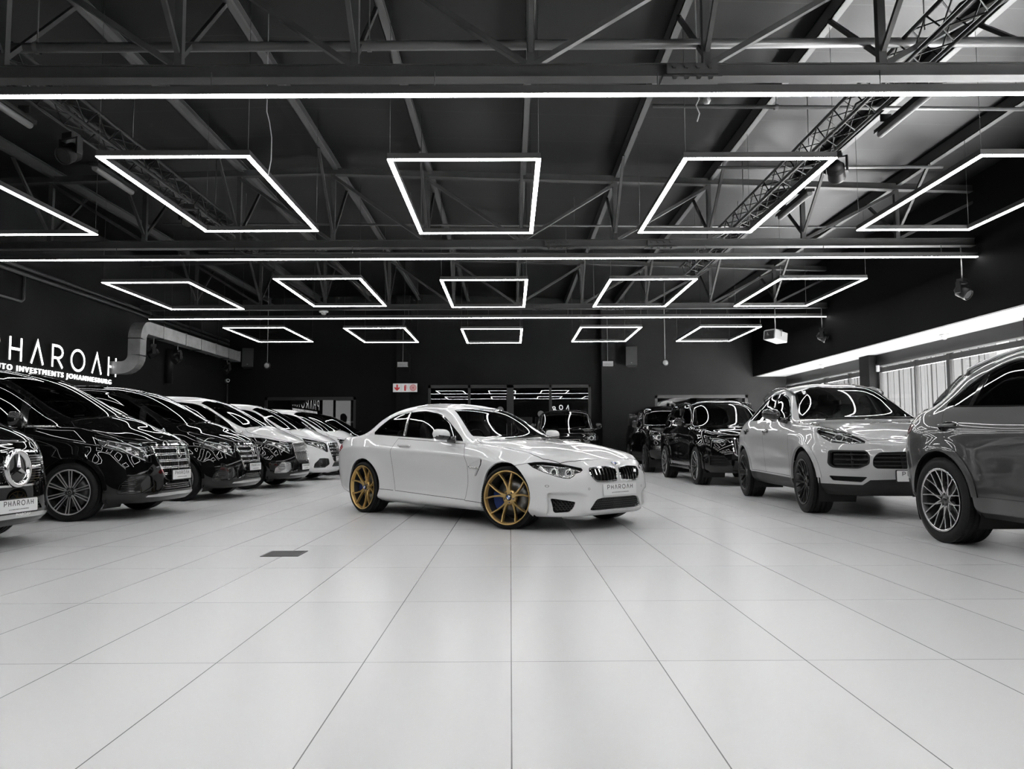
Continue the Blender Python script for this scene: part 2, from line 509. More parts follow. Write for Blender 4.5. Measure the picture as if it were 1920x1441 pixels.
pos = ['leftmost', 'second from the left', 'centre', 'second from the right', 'rightmost']
for r, (yy, rn) in enumerate(((11.53, 'front'), (19.0, 'middle'), (26.35, 'back'), (4.05, 'overhead'), (-3.4, 'rear'))):
    for c, x in enumerate(FX):
        dz = {(0, 1): .05, (0, 4): .03, (1, 1): .04, (1, 0): -.03, (2, 0): .03, (2, 2): -.04}.get((r, c), 0)
        frame_light(x, yy, 4.5 + dz, 'glowing rectangular light frame, %s of the %s row' % (pos[c], rn))
# ================================================================== CAR BODY TOOLS
# car space: x forward, y to the car's left, z up, front axle at x = 0
def pchip(keys):
    xs = np.array([k[0] for k in keys], float); ys = np.array([k[1] for k in keys], float)
    if len(xs) == 1:
        return lambda x: np.full_like(np.asarray(x, float), ys[0])
    h = np.diff(xs); d = np.diff(ys) / h
    m = np.zeros(len(xs))
    for i in range(1, len(xs) - 1):
        if d[i - 1] * d[i] > 0:
            w1, w2 = 2 * h[i] + h[i - 1], h[i] + 2 * h[i - 1]
            m[i] = (w1 + w2) / (w1 / d[i - 1] + w2 / d[i])
    m[0], m[-1] = d[0], d[-1]
    def f(x):
        x = np.clip(np.asarray(x, float), xs[0], xs[-1])
        i = np.clip(np.searchsorted(xs, x, side='right') - 1, 0, len(xs) - 2)
        t = (x - xs[i]) / h[i]
        return ((2 * t**3 - 3 * t**2 + 1) * ys[i] + (t**3 - 2 * t**2 + t) * h[i] * m[i]
                + (-2 * t**3 + 3 * t**2) * ys[i + 1] + (t**3 - t**2) * h[i] * m[i + 1])
    return f

def inpoly(p, poly):
    x, y = p; c = False; j = len(poly) - 1
    for i in range(len(poly)):
        xi, yi = poly[i]; xj, yj = poly[j]
        if (yi > y) != (yj > y) and x < (xj - xi) * (y - yi) / (yj - yi) + xi:
            c = not c
        j = i
    return c
def rounded(poly, r, n=4):
    """round every corner of a polygon (r: one radius or one per corner)"""
    out = []; m = len(poly)
    for i in range(m):
        p = Vector(poly[i]); a = Vector(poly[i - 1]); b = Vector(poly[(i + 1) % m])
        ri = r[i] if isinstance(r, (list, tuple)) else r
        da, db = (a - p), (b - p)
        k = min(ri, da.length * .49, db.length * .49)
        if k < 1e-5:
            out.append(tuple(p)); continue
        p0 = p + da.normalized() * k; p1 = p + db.normalized() * k
        for q in range(n + 1):
            t = q / n
            out.append(tuple(p0 * (1 - t)**2 + p * 2 * t * (1 - t) + p1 * t**2))
    return out
def inset(poly, d):
    a = sum(poly[i][0] * poly[(i + 1) % len(poly)][1] - poly[(i + 1) % len(poly)][0] * poly[i][1] for i in range(len(poly)))
    s = 1 if a > 0 else -1
    out = []; m = len(poly)
    for i in range(m):
        p = Vector(poly[i]); e0 = (p - Vector(poly[i - 1])); e1 = (Vector(poly[(i + 1) % m]) - p)
        if e0.length < 1e-7 or e1.length < 1e-7:
            continue
        e0.normalize(); e1.normalize()
        n0 = Vector((-e0.y, e0.x)) * s; n1 = Vector((-e1.y, e1.x)) * s
        b = (n0 + n1)
        k = 1 / max(.35, 1 + n0.dot(n1))
        out.append(tuple(p + b * k * d))
    return out
def circle(cx, cy, r, n=40, ry=None):
    ry = r if ry is None else ry
    return [(cx + r * cos(2 * pi * i / n), cy + ry * sin(2 * pi * i / n)) for i in range(n)]

VIEW = {'S': (Vector((0, 1, 0)), lambda c: (c.x, c.z)), 'F': (Vector((1, 0, 0)), lambda c: (c.y, c.z)),
        'R': (Vector((-1, 0, 0)), lambda c: (c.y, c.z)), 'T': (Vector((0, 0, 1)), lambda c: (c.x, c.y))}
def view(v):
    if isinstance(v, str):
        return VIEW[v]
    a = RD(v)                                  # oblique view, angle measured from straight ahead
    return Vector((cos(a), sin(a), 0)), (lambda c: (-c.x * sin(a) + c.y * cos(a), c.z))

class Body:
    def __init__(s, lines, top, xfa, xta, corner, subs, nc=64, nf=26, nt=16, gf=.6, gt=6., bump=None, smooth=2, dent=None):
        W = [pchip(l['w']) for l in lines]; Z = [pchip(l['z']) for l in lines]
        YT = [pchip(t['y']) for t in top]; ZTp = [pchip(t['z']) for t in top]
        cols = []
        for i in range(nt):
            cols.append(('t', pi / 2 * (1 - i / nt)))
        for i in range(nc + 1):
            cols.append(('c', xta + (xfa - xta) * i / nc))
        for i in range(1, nf + 1):
            cols.append(('f', pi / 2 * i / nf))
        G = []
        for kind, val in cols:
            P = []
            for k, l in enumerate(lines):
                if kind == 'c':
                    x = val; y = float(W[k](x))
                else:
                    p = l['pn'] if kind == 'f' else l['pt']
                    c, d = sin(val), cos(val)
                    d = max(d, 0.) if val < pi / 2 - 1e-6 else 0.
                    r = (c**p + d**p)**(-1 / p)
                    x = xfa + (l['xn'] - xfa) * c * r if kind == 'f' else xta + (l['xt'] - xta) * c * r
                    y = float(W[k](x)) * d * r
                P.append((x, y, float(Z[k](x))))
            xo, yo, zo = P[-1]
            w6 = float(W[-1](xo))
            g = 1.
            if kind == 'f':
                g = max(0., cos(val))**gf
            elif kind == 't':
                g = 1 - sin(val)**gt
            for j, t in enumerate(top):
                ys = float(YT[j](xo)) / w6 * yo
                zz = zo + (float(ZTp[j](xo)) - zo) * g
                P.append((xo, ys, zz))
            G.append(P)
        G = np.array(G)                        # columns x lines x 3
        # spline across the section
        rows = []
        nL = G.shape[1]
        D = np.linalg.norm(np.diff(G, axis=1), axis=2) + 1e-9
        seg = np.diff(G, axis=1) / D[:, :, None]
        tin = np.zeros_like(G); tout = np.zeros_like(G)
        for j in range(nL):
            if j == 0:
                a = b = seg[:, 0]
            elif j == nL - 1:
                a = b = np.tile(np.array([0., -1., 0.]), (G.shape[0], 1))
            else:
                w0 = D[:, j][:, None]; w1 = D[:, j - 1][:, None]
                m = (seg[:, j - 1] * w0 + seg[:, j] * w1) / (w0 + w1)
                c = corner.get(j, 0.)
                a = m * (1 - c) + seg[:, j - 1] * c; b = m * (1 - c) + seg[:, j] * c
            tin[:, j] = a; tout[:, j] = b
        for j in range(nL - 1):
            n = subs[j]
            for q in range(n + (1 if j == nL - 2 else 0)):
                t = q / n
                h00, h10, h01, h11 = 2 * t**3 - 3 * t**2 + 1, t**3 - 2 * t**2 + t, -2 * t**3 + 3 * t**2, t**3 - t**2
                d = D[:, j][:, None]
                rows.append(h00 * G[:, j] + h10 * d * tout[:, j] + h01 * G[:, j + 1] + h11 * d * tin[:, j + 1])
        V = np.stack(rows, axis=1)             # columns x rows x 3
        V[:, :, 1] = np.maximum(V[:, :, 1], 0)
        V[0, :, 1] = 0; V[-1, :, 1] = 0; V[:, -1, 1] = 0
        if bump:
            V[:, :, 1] += bump(V[:, :, 0], V[:, :, 1], V[:, :, 2]) * (V[:, :, 1] > .3)
        for it in range(smooth):               # soften along the length and round the creases a little
            U = V.copy()
            U[1:-1] += .25 * (V[:-2] - 2 * V[1:-1] + V[2:])
            V2 = U.copy()
            V2[:, 1:-1] += .22 * (U[:, :-2] - 2 * U[:, 1:-1] + U[:, 2:])
            V2[0, :, 1] = 0; V2[-1, :, 1] = 0; V2[:, -1, 1] = 0
            V = V2
        if dent:
            V[:, :, 0] += dent(V[:, :, 0], V[:, :, 1], V[:, :, 2])
        nC, nR = V.shape[:2]
        s.V = V
        vs = [tuple(p) for p in V.reshape(-1, 3)]
        fs = []
        for i in range(nC - 1):
            for r in range(nR - 1):
                fs.append((i * nR + r, i * nR + r + 1, (i + 1) * nR + r + 1, (i + 1) * nR + r))
        s.bvh = BVHTree.FromPolygons([Vector(v) for v in vs], fs)
        bm = s.bm = bmesh.new()
        bv = [bm.verts.new(v) for v in vs]
        s.tag = bm.faces.layers.int.new('tag')
        for f in fs:
            bm.faces.new([bv[i] for i in f])
        bmesh.ops.remove_doubles(bm, verts=bm.verts, dist=2e-4)
        bmesh.ops.dissolve_degenerate(bm, dist=1e-5, edges=bm.edges)
        # orient outwards
        bm.normal_update()
        f = max(bm.faces, key=lambda f: f.calc_center_median().y)
        if f.normal.y < 0:
            bmesh.ops.reverse_faces(bm, faces=bm.faces)
        bm.normal_update()
        s.n = 0; s.names = {}
    # ---- cutting
    def cut(s, vw, poly, tag, lim=None, over=None):
        d, pr = view(vw)
        us = [p[0] for p in poly]; ws = [p[1] for p in poly]
        bb = (min(us) - 1e-4, max(us) + 1e-4, min(ws) - 1e-4, max(ws) + 1e-4)
        lay = s.tag
        def fb(f):
            q = [pr(v.co) for v in f.verts]
            return (min(a for a, _ in q), max(a for a, _ in q), min(b for _, b in q), max(b for _, b in q))
        cand = set()
        for f in s.bm.faces:
            if f.normal.dot(d) < .06 or (over is not None and f[lay] not in over):
                continue
            if lim and not lim(f.calc_center_median()):
                continue
            q = fb(f)
            if q[1] < bb[0] or q[0] > bb[1] or q[3] < bb[2] or q[2] > bb[3]:
                continue
            cand.add(f)
        m = len(poly)
        for i in range(m):
            a, b = poly[i], poly[(i + 1) % m]
            if abs(a[0] - b[0]) + abs(a[1] - b[1]) < 1e-6:
                continue
            lo0, hi0, lo1, hi1 = min(a[0], b[0]), max(a[0], b[0]), min(a[1], b[1]), max(a[1], b[1])
            sel = []
            for f in cand:
                if not f.is_valid:
                    continue
                q = fb(f)
                if q[1] < lo0 - 1e-5 or q[0] > hi0 + 1e-5 or q[3] < lo1 - 1e-5 or q[2] > hi1 + 1e-5:
                    continue
                sel.append(f)
            if not sel:
                continue
            if isinstance(vw, str):
                A = {'S': Vector((a[0], 0, a[1])), 'F': Vector((0, a[0], a[1])), 'R': Vector((0, a[0], a[1])), 'T': Vector((a[0], a[1], 0))}[vw]
                E = {'S': Vector((b[0] - a[0], 0, b[1] - a[1])), 'F': Vector((0, b[0] - a[0], b[1] - a[1])), 'R': Vector((0, b[0] - a[0], b[1] - a[1])), 'T': Vector((b[0] - a[0], b[1] - a[1], 0))}[vw]
            else:
                al = RD(vw); ux = Vector((-sin(al), cos(al), 0)); uz = Vector((0, 0, 1))
                A = ux * a[0] + uz * a[1]; E = ux * (b[0] - a[0]) + uz * (b[1] - a[1])
            no = E.cross(d)
            if no.length < 1e-9:
                continue
            no.normalize()
            ge = set(sel)
            for f in sel:
                ge.update(f.edges); ge.update(f.verts)
            ret = bmesh.ops.bisect_plane(s.bm, geom=list(ge), dist=2e-6, plane_co=A, plane_no=no)
            for g in ret['geom']:
                if isinstance(g, bmesh.types.BMFace):
                    cand.add(g)
        for f in cand:
            if f.is_valid and inpoly(pr(f.calc_center_median()), poly):
                f[lay] = tag
    def panel(s, name, vw, poly, gap=.005, lim=None, over=None, r=None):
        """cut a closed outline; returns the tag of the inner panel. A ring of width 'gap' becomes the joint (tag 1)."""
        s.n += 1
        t = 9 + s.n
        s.names[name] = t
        if r:
            poly = rounded(poly, r)
        if gap > 0:
            s.cut(vw, poly, 1, lim, over)
            s.cut(vw, inset(poly, gap), t, lim, None if over is None else set(over) | {1})
        else:
            s.cut(vw, poly, t, lim, over)
        return t
    def hole(s, vw, poly, lim=None):
        s.cut(vw, poly, 2, lim)
    # ---- surface queries
    def hit(s, vw, u, w, off=0.):
        """point of the car's left half (or mirrored right half for negative y) under (u,w) in a view; returns point, normal"""
        sg = 1
        if vw == 'S':
            o, d = Vector((u, 3, w)), Vector((0, -1, 0))
        elif vw in 'FR':
            sg = -1 if u < 0 else 1
            o, d = Vector((4 if vw == 'F' else -9, abs(u), w)), Vector((-1 if vw == 'F' else 1, 0, 0))
        elif vw == 'T':
            sg = -1 if w < 0 else 1
            o, d = Vector((u, abs(w), 4)), Vector((0, 0, -1))
        p, n, _, _ = s.bvh.ray_cast(o, d)
        if p is None:
            p, n, _, _ = s.bvh.find_nearest(o + d * 2.2)
        if n.dot(d) > 0:
            n = -n
        q = p + n * off
        if sg < 0:
            q = Vector((q.x, -q.y, q.z)); n = Vector((n.x, -n.y, n.z))
        return q, n
    def line(s, vw, pts, off=0., step=.03):
        out = []
        for a, b in zip(pts[:-1], pts[1:]):
            n = max(1, int(math.hypot(b[0] - a[0], b[1] - a[1]) / step))
            for i in range(n):
                t = i / n
                out.append(s.hit(vw, a[0] + (b[0] - a[0]) * t, a[1] + (b[1] - a[1]) * t, off)[0])
        out.append(s.hit(vw, *pts[-1], off)[0])
        return out
    # ---- turning tagged faces into objects
    def grab(s, tags, off=0., depth=0., mats=None, skip=None, rim_all=True):
        """verts, normals, faces(with material index) of the faces in 'tags' (dict tag->slot)"""
        lay = s.tag
        fs = [f for f in s.bm.faces if f[lay] in tags and (skip is None or not skip(f.calc_center_median()))]
        idx = {}; vs = []; ns = []; F = []
        inset_ = set(fs)
        for f in fs:
            ids = []
            for v in f.verts:
                if v.index not in idx:
                    idx[v.index] = len(vs)
                    n = s.vn[v.index]
                    vs.append(v.co + n * off); ns.append(n)
                ids.append(idx[v.index])
            F.append((ids, tags[f[lay]]))
        if depth:
            for f in fs:
                for e in f.edges:
                    if sum(1 for q in e.link_faces if q in inset_) == 1:
                        a, b = e.verts
                        if abs(a.co.y) < 1e-5 and abs(b.co.y) < 1e-5:
                            continue
                        # winding follows the face
                        for lp in e.link_loops:
                            if lp.face is f:
                                a, b = lp.vert, lp.link_loop_next.vert
                        na, nb = s.vn[a.index], s.vn[b.index]
                        p = [a.co + na * off, b.co + nb * off, b.co + nb * (off - depth), a.co + na * (off - depth)]
                        fn = (p[1] - p[0]).cross(p[3] - p[0])
                        fn = -fn.normalized() if fn.length > 1e-12 else na
                        k = len(vs)
                        vs.extend(p); ns.extend([fn] * 4)
                        F.append(((k, k + 3, k + 2, k + 1), tags[f[lay]]))
        return vs, ns, F
    def finish(s):
        """call once all cuts are made: freeze the smooth normals"""
        bm = s.bm
        bm.normal_update()
        bm.verts.index_update()
        s.vn = []
        for v in bm.verts:
            n = v.normal.copy()
            if abs(v.co.y) < 1e-5:
                n.y = 0
            if n.length < 1e-6:
                n = Vector((0, 0, 1))
            s.vn.append(n.normalized())
    def emit(s, name, tags, mats, parent, off=0., depth=.012, sides='both', skip=None):
        """sides: 'both' = one mesh spanning the car, 'pair' = one object per side, 'L'/'R' = one side"""
        if not isinstance(tags, dict):
            tags = {t: 0 for t in (tags if isinstance(tags, (list, tuple, set)) else [tags])}
        vs, ns, F = s.grab(tags, off, depth, skip=skip)
        if not vs:
            return []
        res = []
        def mk(vs, ns, F):
            me = bpy.data.meshes.new(name)
            me.from_pydata([tuple(v) for v in vs], [], [f[0] for f in F])
            for m in (mats if isinstance(mats, (list, tuple)) else [mats]):
                me.materials.append(m)
            me.polygons.foreach_set('material_index', [f[1] for f in F])
            me.polygons.foreach_set('use_smooth', [True] * len(F))
            me.validate()
            if len(me.vertices) == len(ns):
                me.normals_split_custom_set_from_vertices([tuple(n) for n in ns])
            o = bpy.data.objects.new(name, me); COL.objects.link(o)
            if parent is not None:
                o.parent = parent
            res.append(o)
        mv = [Vector((v[0], -v[1], v[2])) for v in vs]; mn = [Vector((n[0], -n[1], n[2])) for n in ns]
        MF = [(tuple(f[0])[::-1], f[1]) for f in F]
        if sides == 'both':
            k = len(vs)
            # share the vertices on the centre plane
            remap = {}
            av, an = list(vs), list(ns)
            cen = {}
            for i, v in enumerate(vs):
                if abs(v[1]) < 1e-5:
                    remap[i] = i
                else:
                    remap[i] = len(av); av.append(mv[i]); an.append(mn[i])
            mk(av, an, F + [(tuple(remap[i] for i in f[0]), f[1]) for f in MF])
        else:
            if sides in ('pair', 'L'):
                mk(vs, ns, F)
            if sides in ('pair', 'R'):
                mk(mv, mn, MF)
        return res

def both(fn):
    """run a builder for the left (+1) and right (-1) side"""
    return [fn(1), fn(-1)]

# ------------------------------------------------------------------ lettering, badges
def arc(cx, cy, rx, ry, a0, a1, n=10):
    return [(cx + rx * cos(RD(a0 + (a1 - a0) * i / n)), cy + ry * sin(RD(a0 + (a1 - a0) * i / n))) for i in range(n + 1)]
GLYPH = {      # unit height strokes, advance
    'P': ([[(0, 0), (0, 1), (.28, 1)] + arc(.28, .72, .27, .28, 90, -90, 8) + [(.0, .44)]], .55),
    'H': ([[(0, 0), (0, 1)], [(.52, 0), (.52, 1)], [(0, .5), (.52, .5)]], .52),
    'A': ([[(0, 0), (.3, 1), (.6, 0)]], .6),
    'R': ([[(0, 0), (0, 1), (.28, 1)] + arc(.28, .72, .27, .28, 90, -90, 8) + [(0, .44)], [(.26, .44), (.56, 0)]], .56),
    'O': ([arc(.4, .5, .4, .5, 0, 360, 22)], .8),
}
def word(text, gap=.42):
    """list of (letter, strokes shifted) and total width, unit height"""
    x = 0; out = []
    for ch in text:
        st, adv = GLYPH[ch]
        out.append((ch, [[(u + x, w) for u, w in s_] for s_ in st])); x += adv + gap
    return out, x - gap
def stroke(b, pts, w, t, f, mi=0):
    """flat stroke of width w, thickness t (0..t), mitred; f maps (u,v,depth) to 3D"""
    n = len(pts); closed = math.hypot(pts[0][0] - pts[-1][0], pts[0][1] - pts[-1][1]) < 1e-6
    P = [Vector(p) for p in (pts[:-1] if closed else pts)]
    n = len(P); Lf = []; Rt = []
    for i in range(n):
        if closed or 0 < i < n - 1:
            d0 = (P[i] - P[i - 1]).normalized(); d1 = (P[(i + 1) % n] - P[i]).normalized()
        elif i == 0:
            d0 = d1 = (P[1] - P[0]).normalized()
        else:
            d0 = d1 = (P[-1] - P[-2]).normalized()
        n0 = Vector((-d0.y, d0.x)); n1 = Vector((-d1.y, d1.x))
        k = (n0 + n1) / max(.3, 1 + n0.dot(n1))
        Lf.append(P[i] + k * w / 2); Rt.append(P[i] - k * w / 2)
    vs = [f(p.x, p.y, 0) for p in Lf] + [f(p.x, p.y, 0) for p in Rt] + [f(p.x, p.y, t) for p in Lf] + [f(p.x, p.y, t) for p in Rt]
    fs = []
    for i in range(n if closed else n - 1):
        j = (i + 1) % n
        fs += [(2 * n + i, 3 * n + i, 3 * n + j, 2 * n + j), (i, j, 2 * n + j, 2 * n + i), (n + j, n + i, 3 * n + i, 3 * n + j)]
        fs.append((j, i, n + i, n + j))
    if not closed:
        fs += [(0, 2 * n, 3 * n, n), (n - 1, 2 * n - 1, 4 * n - 1, 3 * n - 1)]
    b.add(vs, fs, mi)
def text_obj(name, s_, size, m, parent, M, space=1.0, align='CENTER', ext=.0005):
    cu = bpy.data.curves.new(name, 'FONT'); cu.body = s_; cu.size = size; cu.extrude = ext
    cu.align_x = align; cu.align_y = 'CENTER'; cu.space_character = space
    cu.materials.append(m)
    tmp = bpy.data.objects.new(name, cu); COL.objects.link(tmp)
    dg = bpy.context.evaluated_depsgraph_get()
    me = bpy.data.meshes.new_from_object(tmp.evaluated_get(dg))
    bpy.data.objects.remove(tmp)
    me.materials.clear(); me.materials.append(m)
    o = bpy.data.objects.new(name, me); COL.objects.link(o)
    o.parent = parent; o.matrix_local = M
    return o
def frame_at(p, n, up=(0, 0, 1)):
    """matrix with local x right, y up, z out along n"""
    n = Vector(n).normalized(); up = Vector(up)
    r = up.cross(n).normalized(); u = n.cross(r)
    M = Matrix((r, u, n)).transposed().to_4x4(); M.translation = Vector(p)
    return M

m_plate = mat('plate_white', .82, .35)
m_ink = mat('plate_ink', .03, .5)
m_chrome = mat('chrome', .85, .08, 1.)
m_chrome_d = mat('chrome_satin', .55, .22, 1.)
m_trim = mat('gloss_black_trim', .012, .08, coat=.6)
m_plastic = mat('black_plastic', .014, .5, spec=.25)
m_rubber = noisy(mat('tyre_rubber', .02, .65, spec=.25), 30, .006, .010)
m_liner = mat('arch_liner', .006, .9)
m_seam = mat('panel_gap', .01, .8)
m_cabin = mat('cabin_dark', .018, .7)
m_leather = mat('seat_leather', .03, .45)
m_lens = glass_mat('lamp_lens', .95, 1.3)
m_bowl = mat('lamp_bowl', .5, .18, .8)
m_bowl_d = mat('lamp_bowl_dark', .05, .25, .3)
m_drl = mat('lamp_ring_white', .85, .3)
m_disc = mat('brake_disc', .22, .35, .9)
m_blue = mat('badge_blue', (.02, .12, .5), .3)
m_mesh = mat('grille_black', .012, .4)

def plate(parent, M, w=.52, h=.125, sub=True, frame=True):
    """showroom number plate with the dealer's name"""
    b = MB(); pl = rounded([(-w / 2, -h / 2), (w / 2, -h / 2), (w / 2, h / 2), (-w / 2, h / 2)], .012, 3)
    f = lambda u, v, t: (u, v, t)
    b.prism(pl, 0, .006, f)
    o = b.build('number_plate', m_plate, parent); o.matrix_local = M
    o['label'] = 'white dealer number plate'
    tx = MB(); gl, wd = word('PHAROAH', .42); k = w * .76 / wd; kx = k; ky = h * .36
    for ch, st in gl:
        for s_ in st:
            stroke(tx, [(u * kx - wd * kx / 2, v * ky + h * .02) for u, v in s_], .0062, .0075, f)
    tx.build('lettering', m_ink, o)
    if sub:
        text_obj('small_lettering', 'AUTO INVESTMENTS JOHANNESBURG', h * .12, m_ink, o, Matrix.Translation((0, -h * .27, .0066)), 1.15)
    if frame:
        fb = MB(); fb.prism(rounded([(-w / 2 - .008, -h / 2 - .012), (w / 2 + .008, -h / 2 - .012), (w / 2 + .008, h / 2 + .008), (-w / 2 - .008, h / 2 + .008)], .012, 3), -.012, .002, f)
        fb.build('plate_holder', m_plastic, o)
    return o
def roundel(parent, M, r):
    """round badge: black ring, blue and white quarters"""
    o = MB().lathe([(0, .004), (r, .004), (r, 0)], 28, 'Z').build('badge', m_trim, parent); o.matrix_local = M
    q = r * .66
    for k in range(4):
        b = MB(); a0 = k * 90
        pts = [(0, 0)] + arc(0, 0, q, q, a0, a0 + 90, 8)
        b.prism(pts, .004, .0055, lambda u, v, t: (u, v, t))
        b.build('badge_field', m_blue if k % 2 else m_plate, o)
    MB().lathe([(q, .004), (q, .0065), (q * 1.08, .0065), (q * 1.08, .004)], 28, 'Z').build('badge_ring', m_chrome, o)
    MB().lathe([(r * .93, .004), (r * .93, .0065), (r, .0065), (r, .004)], 28, 'Z').build('badge_rim', m_chrome, o)
    return o
def star(b, r, t=.012, ring=True, rt=None, mi=0):
    """three pointed star (in local xy, z out)"""
    w = r * .17
    for k in range(3):
        a = pi / 2 + k * 2 * pi / 3
        tip = (r * cos(a), r * sin(a), t * .3)
        l = (w * cos(a + pi / 3), w * sin(a + pi / 3), 0); rr = (w * cos(a - pi / 3), w * sin(a - pi / 3), 0)
        cen = (0, 0, t)
        b.add([tip, l, (0, 0, 0), rr, cen], [(0, 1, 4), (0, 4, 3), (0, 3, 2, 1)], mi)
    if ring:
        rt = rt or r * .07
        b.tube([((r) * cos(2 * pi * i / 40), (r) * sin(2 * pi * i / 40), t * .4) for i in range(40)], rt, 8, mi, True)

# ------------------------------------------------------------------ wheels
def strip(b, path, ws, yf, th, mi=0, bev=.25):
    """spoke: path of (u,v) in the wheel plane, half widths, front depth yf; chamfered bar"""
    n = len(path); vs = []
    for i in range(n):
        p = Vector(path[i]); q0 = Vector(path[max(0, i - 1)]); q1 = Vector(path[min(n - 1, i + 1)])
        d = (q1 - q0).normalized(); nn = Vector((-d.y, d.x)); w = ws[i]; y = yf[i]
        for s_, yy in ((-1, y - th), (-1, y - th * bev), (-(1 - bev), y), ((1 - bev), y), (1, y - th * bev), (1, y - th)):
            r = p + nn * w * s_
            vs.append((r.x, yy, r.y))
    fs = []
    for i in range(n - 1):
        for k in range(5):
            fs.append((i * 6 + k, i * 6 + k + 1, (i + 1) * 6 + k + 1, (i + 1) * 6 + k))
        fs.append((i * 6 + 5, i * 6, (i + 1) * 6, (i + 1) * 6 + 5))
    fs += [tuple(range(6)), tuple(range((n - 1) * 6, n * 6))[::-1]]
    b.add(vs, fs, mi)
def pol(r, a):
    return (r * cos(RD(a)), r * sin(RD(a)))
def tyre_mesh(R, Rr, w, lat=84):
    b = MB(); h = w / 2
    prof = [(Rr - .004, -h + .02), (Rr + .012, -h + .006), ((R + Rr) / 2, -h - .004), (R - .035, -h + .004), (R - .009, -h + .016), (R - .001, -h + .032)]
    g = .008
    for c in (-h * .45, 0, h * .45):
        prof += [(R, c - .007), (R - g, c - .005), (R - g, c + .005), (R, c + .007)]
    prof += [(R - .001, h - .032), (R - .009, h - .016), (R - .035, h - .004), ((R + Rr) / 2, h + .004), (Rr + .012, h - .006), (Rr - .004, h - .02)]
    b.lathe(prof, 72, 'Y')
    # shoulder sipes: shallow raised blocks
    for k in range(lat):
        a = 2 * pi * k / lat
        for s_ in (-1, 1):
            M = Matrix.Rotation(-a, 3, 'Y')
            c = M @ Vector((R - .0072, s_ * (h - .037), 0))
            b.box(c, (.014, .034, 2 * pi * R / lat * .8), 0, M)
    return b.mesh('tyre', m_rubber)
